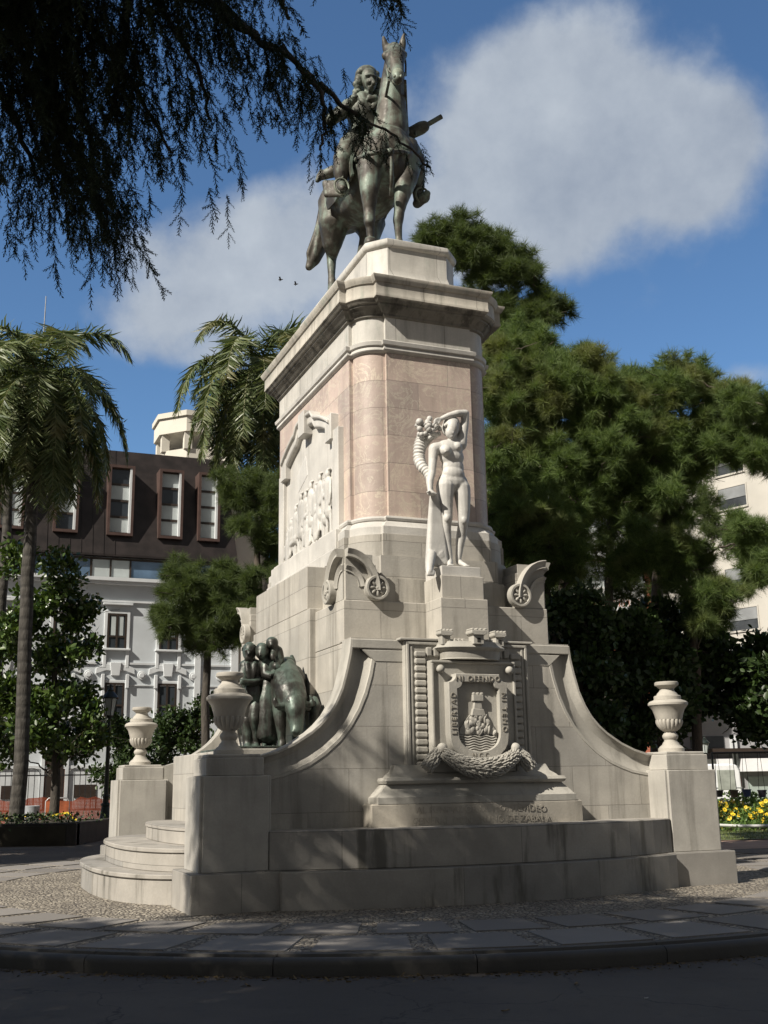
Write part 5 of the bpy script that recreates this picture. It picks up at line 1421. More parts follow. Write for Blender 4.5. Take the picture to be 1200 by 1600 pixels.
u0, u1 = G(2, 690, V0P+16)[0], G(42, 690, V0P+16)[0]; z = G(20, 690, V0P+16)[2]
b = MB(); b.box(u0-6, u1, V0P+16, V0P+22, 0, z); b.build('wall', CRM, rt)
b = MB(); b.prism([(u0-6.3, z), (u1+.4, z), (u1-1.0, z+1.0), (u0-6.3, z+1.3)], V0P+15.6, V0P+22); b.build('roof', plain('orange_tiles', (.42, .16, .06), .8, .3, 3), rt)
# iron railing before the house, orange site netting, barrier, bin, tape
IR = plain('black_iron', (.02, .02, .022), .5)
fe = thing('iron_railing', 'black iron railing with arched tops in front of the pale house', 'railing', (0, V0P-2.2, -.15), 'm')
b = MB()
b.box(-16, 11, V0P-2.24, V0P-2.16, .45, .52); b.box(-16, 11, V0P-2.24, V0P-2.16, 2.0, 2.06)
b.build('rail', IR, fe)
b = MB()
for k in range(108): u = -16+k*.25; b.box(u-.014, u+.014, V0P-2.214, V0P-2.186, .2, 2.25)
for k in range(27):
    u = -15.9+k; P = [(u+.38*math.cos(a), V0P-2.2, 2.05+.3*math.sin(a)) for a in np.linspace(0, math.pi, 9)]; b.tube(P, .016, 5)
o = b.build('bars', IR, fe); o['kind'] = 'stuff'
b = MB(); b.box(-16, 11, V0P-2.4, V0P-2.0, -.2, .45); b.build('base_wall', HTRIM, fe)
NET = M('orange_netting')
def net_mat():
    m = NET; br = m.node('ShaderNodeTexBrick'); br.offset = 0
    for k, v in (('Scale', 1), ('Mortar Size', .014), ('Brick Width', .055), ('Row Height', .055)): br.inputs[k].default_value = v
    sp = m.node('ShaderNodeSeparateXYZ'); m.l.new(m.tc.outputs['Object'], sp.inputs[0]); cb = m.node('ShaderNodeCombineXYZ'); m.l.new(sp.outputs[0], cb.inputs[0]); m.l.new(sp.outputs[2], cb.inputs[1]); m.l.new(cb.outputs[0], br.inputs['Vector'])
    n = m.noise(3, 5)
    m.put(m.b.inputs['Alpha'], m.ramp(br.outputs['Fac'], 0, 1, .45, 1)); return m.fin(m.mix(n, (.15, .028, .012), (.30, .062, .022)), .6)
net_mat()
ne = thing('site_netting', 'orange plastic netting fence along the foot of the railing', 'fence', (0, V0P-6.5, -.15), 'm')
b = MB(); rr = np.random.default_rng(14); A = []; B_ = []; vN = V0P-6.5
for k in range(90):
    u = -14+k*.3; d = .10*math.sin(k*1.3)+.08*rr.normal(); A.append((u, vN+d, -.1)); B_.append((u, vN+d*.6+.05*rr.normal(), 1.02+.10*math.sin(k*.9)+.05*rr.normal()))
b.add(A+B_, [(k, k+1, 91+k, 90+k) for k in range(89)]); b.build('netting', NET.m, ne, smooth=80)
for k in range(9):
    b = MB(); u = -13.5+k*3; b.tube([(u, vN+.05, -.15), (u, vN+.05, 1.15)], .025, 6); b.build('stake', DKW, ne)
p = G(88, 1282, V0P-8)
ba = thing('crowd_barrier', 'metal crowd barrier wrapped in orange netting near the brown door', 'barrier', (p[0], V0P-8, -.15), 'm')
b = MB(); u0, u1, zt_ = G(72, 1250, V0P-8)[0], G(108, 1250, V0P-8)[0], G(88, 1247, V0P-8)[2]
b.tube([(u0, V0P-8, -.15), (u0, V0P-8, zt_-.12), (u0+.1, V0P-8, zt_), (u1-.1, V0P-8, zt_), (u1, V0P-8, zt_-.12), (u1, V0P-8, -.15)], .03, 8); b.build('frame', plain('galvanised_pipe', (.45, .45, .45), .4, metal=.4), ba, smooth=50)
b = MB(); b.box(u0, u1, V0P-8.03, V0P-8.01, .2, zt_-.12); b.build('wrap', plain('orange_sheet', (.42, .12, .05), .6, .35, 4), ba)
p = G(50, 1270, V0P-7.2)
bi = thing('waste_bin', 'grey metal litter bin beside the palm trunk before the netting', 'bin', (p[0], V0P-7.2, -.15), 'm')
b = MB(); b.lathe([(.001, 0), (.26, 0), (.30, .75), (.31, .8), (.27, .82), (.25, .78), (.001, .5)], (p[0], V0P-7.2, -.15+.12), 18); b.build('drum', plain('bin_metal', (.30, .32, .34), .5), bi, smooth=40)
b = MB(); b.tube([(p[0], V0P-7.2, -.15), (p[0], V0P-7.2, .0)], .06, 8); b.build('leg', IR, bi)
# low dark planting box and kerb in the shade on the left
pl = thing('low_planter', 'long low dark planter wall in shade under the left palm', 'planter', (*atz(40, 1318, -.15)[:2], -.15))
c0, c1 = atz(-60, 1326, -.15), atz(133, 1318, -.15)
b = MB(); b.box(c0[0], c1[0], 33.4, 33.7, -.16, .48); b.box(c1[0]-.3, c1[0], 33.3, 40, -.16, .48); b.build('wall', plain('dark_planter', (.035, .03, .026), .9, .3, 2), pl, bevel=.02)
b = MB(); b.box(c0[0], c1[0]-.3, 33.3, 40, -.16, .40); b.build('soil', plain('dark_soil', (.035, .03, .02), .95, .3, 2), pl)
tp = thing('caution_tape', 'yellow plastic tape sagging above the dark planter', 'tape', (*aty(60, 1280, 36)[:2], .5))
b = MB(); T = [aty(x, y, 36+dy) for x, y, dy in ((-20, 1282, 0), (30, 1276, .1), (58, 1274, .0), (62, 1278, .2), (72, 1276, 0), (100, 1271, .1), (106, 1270, .1), (116, 1280, 0), (120, 1281, 0))]
b.add([tuple(p+np.array([0, 0, s])) for p in T for s in (-.02, .03)], [(2*i, 2*i+1, 2*i+3, 2*i+2) for i in range(len(T)-1)])
o = b.build('band', plain('yellow_tape', (.70, .55, .04), .5), tp); so = o.modifiers.new('t', 'SOLIDIFY'); so.thickness = .004
for px in (48, 126):
    b = MB(); q = aty(px, 1279, 36); b.tube([(q[0], 36.02, .45), (q[0], 36.02, q[2]+.1)], .02, 6); b.build('stake', DKW, tp)
# ================================================================ buildings on the right
def facade(P0, yaw):
    d = np.array([-math.sin(yaw), math.cos(yaw), 0]); nrm = np.array([-d[1], d[0], 0])
    def at(px, py):
        r_ = ray(px, py); t = ((P0-C0)@nrm)/(r_@nrm); q = C0+r_*t
        return (q-P0)@d, q[2]
    return d, nrm, at
P0 = aty(1200, 900, 80.); P0[2] = 0
wd, wn_, wat = facade(P0, R(39.7))
STU = plain('cream_stucco', (.46, .44, .395), .85, .08, .35)
wb = thing('white_apartment_block', 'cream flat roofed block with large dark windows at the right edge', 'building', (P0[0], P0[1], -.15), 'w', rot=math.atan2(wd[1], wd[0]))
BASE[wb.name] = np.zeros(3)                                # its parts are given along the facade: x along it, y out of it
s1, ztop = wat(1090, 690)[0], wat(1200, 627)[1]
s1 = 30
b = MB(); b.box(-24, s1, -16, 0, 0, ztop); b.build('wall', STU, wb)
b = MB(); b.box(-24.1, s1+.1, -16.1, .4, ztop-.9, ztop); b.build('parapet', STU, wb)
WGL = plain('dark_window', (.05, .055, .06), .15, .4, .8, spec=.6); WSH = plain('grey_blind', (.22, .23, .235), .5, .2, .6)
fl = []
for (x0, y0, x1, y1) in ((1122, 752, 1163, 797), (1127, 812, 1167, 845), (1135, 880, 1178, 920), (1147, 940, 1184, 987)):
    a, c = wat(x0, y1), wat(x1, y0); fl.append((c[0], a[0], a[1], c[1]))
wsz = np.mean([f[1]-f[0] for f in fl]); sA = np.mean([f[0] for f in fl])
zs = [(f[2]+f[3])/2 for f in fl]; wh = np.mean([f[3]-f[2] for f in fl])/2
for z in zs+[zs[0]+(zs[0]-zs[1])]:
    for s0 in [sA+8.4*q for q in range(-4, 4)]:
        if s0+wsz > s1-.3 or s0 < -23.5: continue
        b = MB(); b.box(s0-.12, s0+wsz+.12, -.05, .10, z-wh-.14, z-wh); b.box(s0-.10, s0, -.05, .06, z-wh, z+wh); b.box(s0+wsz, s0+wsz+.1, -.05, .06, z-wh, z+wh); b.box(s0-.1, s0+wsz+.1, -.05, .06, z+wh, z+wh+.1)
        f = b.build('window', STU, wb)
        b = MB(); b.box(s0, s0+wsz, -.3, .015, z-wh, z+wh); b.build('pane', WGL, f)
        b = MB(); b.box(s0+.04, s0+wsz-.04, .016, .03, z+.0, z+wh-.03); b.box(s0, s0+wsz, .016, .06, z-.08, z+.08); b.build('blind', WSH, f)
BRK = M('red_brick')
def brk():
    m = BRK; br = m.node('ShaderNodeTexBrick'); sp = m.node('ShaderNodeSeparateXYZ'); m.l.new(m.tc.outputs['Object'], sp.inputs[0]); cb = m.node('ShaderNodeCombineXYZ')
    m.l.new(m.math('ADD', sp.outputs[0], sp.outputs[1]), cb.inputs[0]); m.l.new(sp.outputs[2], cb.inputs[1]); m.l.new(cb.outputs[0], br.inputs['Vector'])
    for k, v in (('Scale', 1), ('Mortar Size', .01), ('Brick Width', .25), ('Row Height', .08)): br.inputs[k].default_value = v
    br.inputs['Color1'].default_value = (.34, .085, .045, 1); br.inputs['Color2'].default_value = (.42, .12, .065, 1); br.inputs['Mortar'].default_value = (.30, .16, .11, 1)
    return m.fin(br.outputs['Color'], .85)
brk()
D = 58.
rb = thing('brick_apartment_block', 'red brick apartment block with pale balconies behind the pines', 'building', (12, D, -.15))
b = MB(); x0, x1 = aty(752, 800, D)[0], aty(1012, 800, D)[0]; zt = aty(900, 700, D)[2]
b.box(x0, x1, D, D+12, -.2, zt); b.build('wall', BRK.m, rb)
b = MB(); b.box(x0-.2, x1+.2, D-.25, D+12.2, zt-.4, zt); b.build('roof_edge', HTRIM, rb)
k = 0
for zf in [aty(800, y, D)[2] for y in (935, 850, 765)]:
    for xw in [aty(x, 800, D)[0] for x in (790, 850, 910, 970)]:
        b = MB(); b.box(xw-1.0, xw+1.0, D-.08, D+.02, zf-.1, zf+1.9); f = b.build('window', HTRIM, rb)
        b = MB(); b.box(xw-.9, xw+.9, D-.11, D-.07, zf, zf+1.8); b.build('blind', BLIND, f)
    b = MB(); xa, xb = aty(825, 800, D)[0], aty(990, 800, D)[0]; b.box(xa, xb, D-1.1, D, zf-.9, zf-.72); bo = b.build('balcony', HTRIM, rb)
    b = MB()
    for i in range(46): xx = xa+(xb-xa)*i/45; b.box(xx-.035, xx+.035, D-1.1, D-1.05, zf-.72, zf+.25)
    b.box(xa, xb, D-1.12, D-1.04, zf+.25, zf+.33); b.build('balustrade', WHT, bo)
# the shop front with its white awning, and the parked van
D = 62.
GRF = plain('grey_facade', (.30, .30, .31), .85, .12, .4)
sf = thing('shop_front', 'grey ground floor front with white awning panels behind the van', 'building', (22, D, -.15))
x0, x1 = aty(1000, 1150, D)[0], aty(1300, 1150, D)[0]; Z = lambda y, D=D: aty(1130, y, D)[2]
b = MB(); b.box(x0, x1, D, D+8, -.2, Z(1010)); b.build('wall', GRF, sf)
b = MB()
for xa, xb in ((1090, 1136), (1149, 1290)):
    b.box(aty(xa, 1150, D)[0], aty(xb, 1150, D)[0], D-.7, D-.02, Z(1206), Z(1186))
b.build('awning', plain('awning_white', (.80, .80, .82), .6, .05), sf)
b = MB(); b.box(x0, x1, D-.9, D-.01, Z(1176), Z(1170)); b.build('canopy_edge', DKW, sf)
b = MB(); b.box(aty(1162, 1150, D)[0], x1, D-.06, D+.02, Z(1262), Z(1214)); b.build('shop_window', plain('pale_shop_glass', (.34, .40, .37), .2, .1), sf)
b = MB(); b.box(aty(1078, 1150, D)[0], aty(1130, 1150, D)[0], D-.05, D+.02, Z(1168), Z(1150)); b.build('upper_window', WGL, sf)
for xa in (1139, 1146):
    b = MB(); b.box(aty(xa, 1150, D)[0], aty(xa+3, 1150, D)[0], D-.2, D, -.15, Z(1150)); b.build('pillar', HTRIM, sf)
D = 55.; zb = -.15
c = aty(1108, 1255, D); sx = D/FPX
va = thing('parked_van', 'white delivery van parked behind the flower bed', 'van', (c[0], D, zb))
zr = aty(1108, 1194, D)[2]; xr = aty(1147, 1200, D)[0]; L = 5.0; w = 1.95
VP = plain('van_white', (.72, .73, .75), .3, .05, spec=.5)
b = MB()
S = [(xr, .45), (xr, 1.1), (xr-.02, zr-.35), (xr-.14, zr-.08), (xr-.35, zr), (xr-3.3, zr), (xr-3.75, zr-.18), (xr-4.3, 1.45), (xr-4.9, 1.2), (xr-5.05, .9), (xr-5.05, .42), (xr-4.6, .32), (xr-.3, .32)]
b.prism(S, D-w/2, D+w/2); body = b.build('body', VP, va, bevel=.09, seg=3)
for xa, xb, z0, z1, nm in ((xr-.28, xr-1.15, zr-1.22, zr-.28, 'side_window'), (xr-3.0, xr-3.95, zr-1.1, zr-.35, 'cab_window')):
    b = MB(); b.box(min(xa, xb), max(xa, xb), D-w/2-.015, D-w/2+.05, z0, z1); b.build(nm, plain('van_glass', (.30, .32, .29), .15) if nm == 'side_window' else WGL, va, bevel=.06, seg=2)
b = MB(); b.box(xr-.22, xr-1.21 if False else xr-.21, 0, 0, 0, 0) if False else None
for xa in (xr-1.3, xr-2.7): b.box(xa-.01, xa+.01, D-w/2-.006, D-w/2+.01, .5, zr-.15)
b.box(xr-5, xr, D-w/2-.012, D-w/2+.01, .95, 1.0); b.build('trim', WSH, va)
b = MB(); b.box(xr-.02, xr+.02, D-w/2+.1, D-w/2+.3, 1.0, 1.5); b.build('tail_light', plain('red_lens', (.4, .02, .02), .3), va)
for xw in (xr-.95, xr-4.05):
    b = MB(); b.tube([(xw, D-w/2-.02, zb+.34), (xw, D-w/2+.22, zb+.34)], .34, 24); wq = b.build('wheel', plain('tyre', (.02, .02, .02), .8) if 'tyre' not in bpy.data.materials else bpy.data.materials['tyre'], va, bevel=.03)
    b = MB(); b.tube([(xw, D-w/2-.03, zb+.34), (xw, D-w/2, zb+.34)], .2, 18); b.build('rim', WSH, wq)
# hanging flower pots on their wires
POTS = ((1124, 1240, 12, 10, (.03, .025, .03), 'black hanging flower pot beside the dark lamp post'), (1147, 1240, 13, 11, (.07, .05, .035), 'brown hanging flower pot left of the blue one'), (1167, 1239, 13, 11, (.03, .05, .16), 'blue hanging flower pot above the shrubs'), (1191, 1240, 13, 11, (.03, .025, .04), 'dark hanging flower pot at the right edge of the photo'))
hf = thing('pot_rack', 'thin dark frame carrying the hanging flower pots', 'frame', (*aty(1155, 1250, 37)[:2], -.15))
b = MB(); za = aty(1150, 1176, 37)[2]; xa, xb = aty(1112, 1176, 37)[0], aty(1235, 1176, 37)[0]
b.tube([(xa, 37, za), (xb, 37, za)], .03, 6)
b.build('beam', IR, hf)
for x in (xa, xb):
    b = MB(); b.tube([(x, 37, -.15), (x, 37, za)], .035, 6); b.build('post', IR, hf)
for px, py, w_, h_, col, lab in POTS:
    q = aty(px, py, 37); s = 37/FPX; r_ = w_*s/2; h2 = h_*s
    t = thing('hanging_pot', lab, 'flower pot', (q[0], 37, q[2]-h2/2), group='hanging flower pots')
    b = MB(); b.lathe([(.001, 0), (r_*.72, 0), (r_*.98, h2*.85), (r_*1.08, h2*.87), (r_*1.08, h2), (r_*.9, h2), (.001, h2*.8)], (q[0], 37, q[2]-h2/2), 16); b.build('pot', plain('pot_'+lab.split()[0]+str(px), col, .5), t, smooth=40)
    for dx in (-.7, .7):
        b = MB(); b.tube([(q[0]+dx*r_, 37, q[2]+h2/2), (q[0]+dx*r_*.4, 37, za)], .008, 4); b.build('wire', IR, t)
# two birds
BRD = plain('dark_bird', (.05, .05, .05), .8)
for px, py, D, lab in ((438, 437, 60, 'upper of two tiny dark birds in the sky left of the statue'), (462, 444, 62, 'lower of two tiny dark birds in the sky left of the statue')):
    q = aty(px, py, D); t = thing('bird', lab, 'bird', q, group='birds in flight')
    b = MB(); b.ell(q, (.12, .05, .045)); b.cap(q+np.array([.1, 0, .01]), q+np.array([.16, 0, .02]), .03, .012)
    for s_ in (-1, 1): b.add([tuple(q+np.array(p)) for p in ((.05, s_*.03, .02), (.02, s_*.22, .09), (-.06, s_*.34, .03), (-.05, s_*.03, .01))], [(0, 1, 2, 3)])
    b.build('body', BRD, t)
# ================================================================ trees
def bark(name, lo, hi, ring=0.):
    m = M(name); n = m.noise(2.5, 7, .65, stretch=(4, 4, .7)); f = m.noise(22, 5, .6, stretch=(1, 1, .35))
    c = m.mix(m.ramp(n, .3, .7), lo, hi); c = m.mix(m.ramp(f, .5, .7, 0, .5), c, tuple(x*.4 for x in lo)); h = m.bump(f, .7, .04)
    if ring:
        w = m.node('ShaderNodeTexWave', wave_type='BANDS', bands_direction='Z'); w.inputs['Scale'].default_value = ring; w.inputs['Distortion'].default_value = 1.5; w.inputs['Detail'].default_value = 2
        m.l.new(m.tc.outputs['Object'], w.inputs['Vector']); c = m.mix(m.ramp(w.outputs['Fac'], .0, .35, .5, 0), c, tuple(x*.45 for x in lo)); h = m.bump(w.outputs['Fac'], .4, .03, h)
    return m.fin(c, .9, h)
PBARK = bark('pine_bark', (.055, .042, .034), (.12, .095, .075)); PALMB = bark('palm_bark', (.035, .031, .026), (.085, .078, .068), .9); DBARK = bark('dark_bark', (.035, .03, .025), (.08, .068, .055))
PINEM = leafmat('pine_needles', (.052, .092, .027), (.18, .245, .08), .55, .38, .3, (.21, .215, .09), .5)
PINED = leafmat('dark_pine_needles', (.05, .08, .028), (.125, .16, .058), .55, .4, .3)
BRDM = leafmat('glossy_leaves', (.022, .05, .011), (.095, .145, .03), .35, .2, .5)
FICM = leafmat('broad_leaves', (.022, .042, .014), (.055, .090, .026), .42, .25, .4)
PALMM = leafmat('palm_leaflets', (.045, .075, .026), (.18, .21, .095), .42, .25, .4, (.20, .18, .09), .9)
# needle tuft: thin triangles leaving one point
def tuft(n, spread, seed, w=.034):
    r_ = np.random.default_rng(seed); V = []; F = []
    for k in range(n):
        a = 2*math.pi*k/n+r_.uniform(-.3, .3); t = spread*math.sqrt((k+.5)/n)
        d = np.array([math.sin(t)*math.cos(a), math.sin(t)*math.sin(a), math.cos(t)]); sd = np.cross(d, [math.sin(a*3), math.cos(a*5), .3]); sd /= np.linalg.norm(sd); L = r_.uniform(.75, 1.1)
        V += [-sd*w*.5, sd*w*.5, d*L+np.array([0, 0, -.12*L*L])]; F.append([3*k, 3*k+1, 3*k+2])
    return np.array(V), np.array(F)
TUFT_v, TUFT_f = tuft(15, 1.3, 1)
def limb(b, pts, r0, r1, wob=.0, seed=0):
    r_ = np.random.default_rng(seed); pts = [np.array(p, float) for p in pts]; P = []; n = 5
    for i in range(len(pts)-1):
        p = [pts[max(0, min(len(pts)-1, i+k))] for k in (-1, 0, 1, 2)]
        for j in range(n):
            f = j/n; q = .5*((2*p[1])+(-p[0]+p[2])*f+(2*p[0]-5*p[1]+4*p[2]-p[3])*f*f+(-p[0]+3*p[1]-3*p[2]+p[3])*f**3)
            P.append(q+r_.normal(0, wob, 3) if (i or j) else q)
    P.append(pts[-1]); m = len(P)
    b.tube(P, [r0+(r1-r0)*(i/(m-1))**.8 for i in range(m)], 9)
TUFTS = [0]
def tree(name, label, cat, D, trunk, blobs, mat, barkm, kind, r0=.3, n=230, size=.26, group=None, seed=1, depth=1.0, grow=1.15, flat=.8, fill=2):
    """trunk: points (px,py) at distance D; blobs: (px,py,r px[,dy]) clumps of the crown, spread in depth"""
    global rng
    rng = np.random.default_rng(seed); r_ = np.random.default_rng(seed+100)
    base = aty(trunk[0][0], trunk[0][1], D); base[2] = -.15
    t = thing(name, label, cat, base, group=group)
    T = [base]+[aty(x, y, D) for x, y in trunk[1:]]
    b = MB(); limb(b, T, r0, r0*.35, .02, seed)
    tp = np.array(T)
    P = []; Dv = []; clumps = []; nmain = len(blobs)
    if fill:                                              # smaller clumps between the main ones close the crown
        xy = np.array([b_[:2] for b_ in blobs], float); ex = []
        for i in range(len(blobs)):
            o = np.argsort(np.hypot(*(xy-xy[i]).T))[1:1+fill]
            for j in o:
                f = r_.uniform(.35, .65); q = xy[i]*(1-f)+xy[j]*f+r_.normal(0, 6, 2); ex.append((q[0], q[1], min(blobs[i][2], blobs[j][2])*r_.uniform(.6, .85), r_.uniform(-1.5, 1.5)*depth))
        blobs = list(blobs)+ex
    for bl in blobs:
        dy = bl[3] if len(bl) > 3 else r_.uniform(-1, 1)*depth
        c = aty(bl[0], bl[1], D+dy); r = bl[2]*grow*D/FPX
        clumps.append((c, r))
        main = len(clumps) <= nmain
        if main:                                          # branch from the trunk to the clump
            zt = min(max(c[2]-.5*abs(c[0]-base[0])-.3, 1.2), tp[-1][2]-.1); k = np.argmin(np.abs(tp[:, 2]-zt)); i0 = max(0, min(len(tp)-2, k if tp[k][2] <= zt else k-1))
            f = np.clip((zt-tp[i0][2])/max(1e-3, tp[i0+1][2]-tp[i0][2]), 0, 1); s = tp[i0]*(1-f)+tp[i0+1]*f
            for c2, r2 in clumps[:-1]:                   # or from a nearer clump
                if np.linalg.norm(c2-c) < .8*np.linalg.norm(s-c): s = c2
            mid = (s+c)/2+np.array([0, 0, -.08*np.linalg.norm(c-s)])+r_.normal(0, .12, 3)
            limb(b, [s, mid, c], max(.025, r0*.22), .010, .03, seed+len(clumps))
        for q in range(4 if main else 2):
            e = c+r_.normal(0, .6, 3)*r*np.array([1, 1, .6]); limb(b, [c+r_.normal(0, .2, 3)*r, (c+e)/2, e], .018, .005, .01, seed+q)
        nsub = 15 if kind == 'needle' else 8
        for q in range(nsub):                             # each clump is a cluster of small tufted lobes
            o = r_.normal(0, 1, 3); o /= np.linalg.norm(o); rs = r*r_.uniform(.28, .5); cc = c+o*r*r_.uniform(.35, .78)*np.array([1, 1, flat])
            if kind == 'needle':                          # brush-like shoots, not balls
                o = o+np.array([0, -.1, .35]); o /= np.linalg.norm(o); rs = r*r_.uniform(.2, .56)
                m = int(n*(bl[2]*grow/40.)**1.6/nsub*(rs/(.39*r))); tt = r_.random(m)**.75
                P.append(c+o*r*r_.uniform(.0, .62)+o*(tt*1.75*rs)[:, None]+r_.normal(0, 1, (m, 3))*(.34*rs*(1.15-.7*tt))[:, None]*np.array([1, 1, .8])); Dv.append(o*.8+np.array([0, 0, .35])+r_.normal(0, .55, (m, 3)))
                continue
            m = int(n*(bl[2]*grow/40.)**1.6/nsub*(rs/(.39*r))**1.5)
            d = r_.normal(0, 1, (m, 3)); d /= np.linalg.norm(d, axis=1, keepdims=True)
            rad = rs*(r_.random(m)**.45)*(1+.25*r_.normal(0, 1, m)*(d[:, 2] > -.2))
            P.append(cc+d*rad[:, None]*np.array([1, 1, .75])); Dv.append(d*.8+o*.35+np.array([0, 0, .5])+r_.normal(0, .3, (m, 3)))
    b.build('trunk', barkm, t, smooth=60)
    P = np.concatenate(P); Dv = np.concatenate(Dv)
    TUFTS[0] += len(P)
    if kind == 'needle':
        V, F = scatter(TUFT_v, TUFT_f, P, rots(Dv), r_.uniform(.75, 1.25, len(P))*size)
    else:
        m = len(P); Q = np.repeat(P, 3, 0)+r_.normal(0, size*.55, (3*m, 3)); Dn = np.repeat(Dv, 3, 0)*.6+r_.normal(0, .8, (3*m, 3))
        V, F = scatter(LEAFQ_v, LEAFQ_f, Q, rots(Dn), r_.uniform(.7, 1.2, 3*m)*size)
    np_obj('crown', V, F, mat, t)
    return t
# pines on the right
tree('pine_tree', 'tallest pine with a dark tufted top rising right behind the statue pedestal', 'tree', 29, [(768, 1230), (778, 800), (782, 560), (748, 395)],
     [(672, 382, 26), (700, 374, 32), (738, 372, 34), (760, 384, 26), (780, 408, 38), (815, 424, 32), (722, 412, 40), (758, 440, 36), (836, 436, 18), (800, 474, 24), (846, 486, 34), (880, 490, 20), (795, 512, 30), (764, 492, 28), (824, 514, 20), (800, 540, 30), (770, 545, 30)], PINED, PBARK, 'needle', .2, 520, .31, 'pines behind the monument', 3, .6)
tree('pine_tree', 'broad light green pine standing right of the pink shaft', 'tree', 25.5, [(868, 1230), (880, 950), (872, 750), (850, 600)],
     [(772, 562, 42), (804, 548, 40), (842, 566, 44), (800, 606, 48), (862, 590, 42), (905, 572, 36), (882, 616, 46), (932, 582, 34), (946, 634, 44), (900, 664, 46), (842, 654, 50), (780, 652, 46), (800, 706, 44), (860, 716, 42), (922, 716, 46), (962, 680, 40), (770, 706, 36), (778, 610, 36), (772, 745, 26), (800, 640, 34), (890, 764, 40), (830, 760, 36), (960, 742, 36), (920, 800, 40), (870, 820, 36), (780, 760, 26)], PINEM, PBARK, 'needle', .2, 520, .27, 'pines behind the monument', 4, 1.0)
tree('pine_tree', 'wide light green pine reaching to the right edge over the cream block', 'tree', 26, [(1022, 1230), (1028, 950), (1044, 780), (1072, 650)],
     [(985, 622, 36), (1012, 612, 34), (1046, 600, 32), (1072, 592, 34), (1096, 600, 28), (1010, 664, 44), (1060, 642, 42), (1110, 630, 32), (1152, 618, 24), (1166, 634, 22), (1142, 652, 34), (1082, 690, 38), (1024, 712, 40), (1182, 688, 30), (1200, 650, 26), (1122, 690, 28), (1052, 752, 34), (985, 752, 36), (1192, 724, 22), (1010, 790, 34), (1060, 805, 26), (1092, 728, 30), (1142, 714, 28), (1040, 778, 30), (1182, 716, 24), (1000, 730, 30), (940, 800, 30), (1225, 640, 30), (1230, 690, 34)], PINEM, PBARK, 'needle', .2, 520, .27, 'pines behind the monument', 5, 1.0)
tree('pine_tree', 'low bright green pine bough beside the marble woman', 'tree', 23, [(868, 1230), (872, 1050), (856, 920), (840, 830)],
     [(790, 796, 32), (825, 794, 38), (795, 832, 36), (850, 822, 36), (812, 868, 36), (862, 862, 36), (884, 840, 24), (898, 876, 26), (834, 900, 26), (880, 905, 22)], PINEM, PBARK, 'needle', .14, 540, .25, 'pines behind the monument', 6, .5)
tree('pine_tree', 'low drooping pine in front of the cream block windows', 'tree', 23.5, [(1086, 1230), (1088, 1080), (1080, 960), (1060, 870)],
     [(1000, 846, 32), (1034, 856, 34), (1064, 876, 30), (992, 884, 28), (1040, 896, 34), (1090, 876, 20), (1108, 962, 38), (1122, 930, 30), (1092, 930, 26), (1160, 850, 26), (1182, 880, 30), (1150, 828, 22), (1198, 834, 26), (1182, 910, 20), (972, 896, 22), (1100, 985, 24), (1200, 890, 24)], PINEM, PBARK, 'needle', .14, 540, .25, 'pines behind the monument', 7, .5)
hid = [(x+13*math.sin(y*.7+x), y+11*math.cos(x*.9), 34+6*math.sin(x+y)) for y in range(690, 990, 48) for x in range(790, 1200, 52)
       if not any(abs(x-a) < w and abs(y-c) < h for a, c, w, h in ((1140, 770, 34, 34), (1165, 830, 40, 30), (1165, 960, 44, 36), (1155, 900, 36, 26), (800, 770, 30, 26), (905, 770, 26, 22)))]
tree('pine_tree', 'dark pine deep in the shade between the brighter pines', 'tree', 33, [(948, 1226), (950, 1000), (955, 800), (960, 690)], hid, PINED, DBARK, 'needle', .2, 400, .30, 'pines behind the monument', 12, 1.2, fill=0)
# dark shaded broadleaves behind the wing
for i, (lab, tr, bl) in enumerate((
    ('dense shaded tree directly right of the curved wing wall', [(905, 1240), (905, 1150), (905, 1040)], [(888, 1000, 46), (905, 950, 40), (930, 1050, 52), (895, 1070, 46), (945, 1000, 44), (930, 1110, 46), (960, 1150, 34), (880, 960, 36), (905, 1120, 36)]),
    ('dense shaded tree behind the right hand urn', [(1002, 1240), (1002, 1150), (1005, 1040)], [(985, 1000, 50), (1015, 960, 44), (1030, 1040, 54), (985, 1060, 48), (1050, 1090, 48), (1000, 1110, 46), (1060, 1000, 40), (985, 1150, 30), (1040, 1130, 34)]),
    ('dense shaded tree overhanging the van at right', [(1290, 1240), (1285, 1150), (1240, 1050)], [(1090, 1050, 48), (1130, 1020, 44), (1140, 1080, 46), (1180, 1050, 46), (1185, 1100, 40), (1090, 1100, 40), (1210, 1020, 44), (1210, 1110, 44), (1150, 1130, 26), (1190, 1140, 26), (1085, 1010, 30)]))):
    tree('broadleaf_tree', lab, 'tree', 22.6+i*1.0, tr, bl, FICM, DBARK, 'leaf', .12, 230, .16, 'shaded broadleaf trees at right', 20+i, .8, flat=.9, grow=1.1, fill=1)
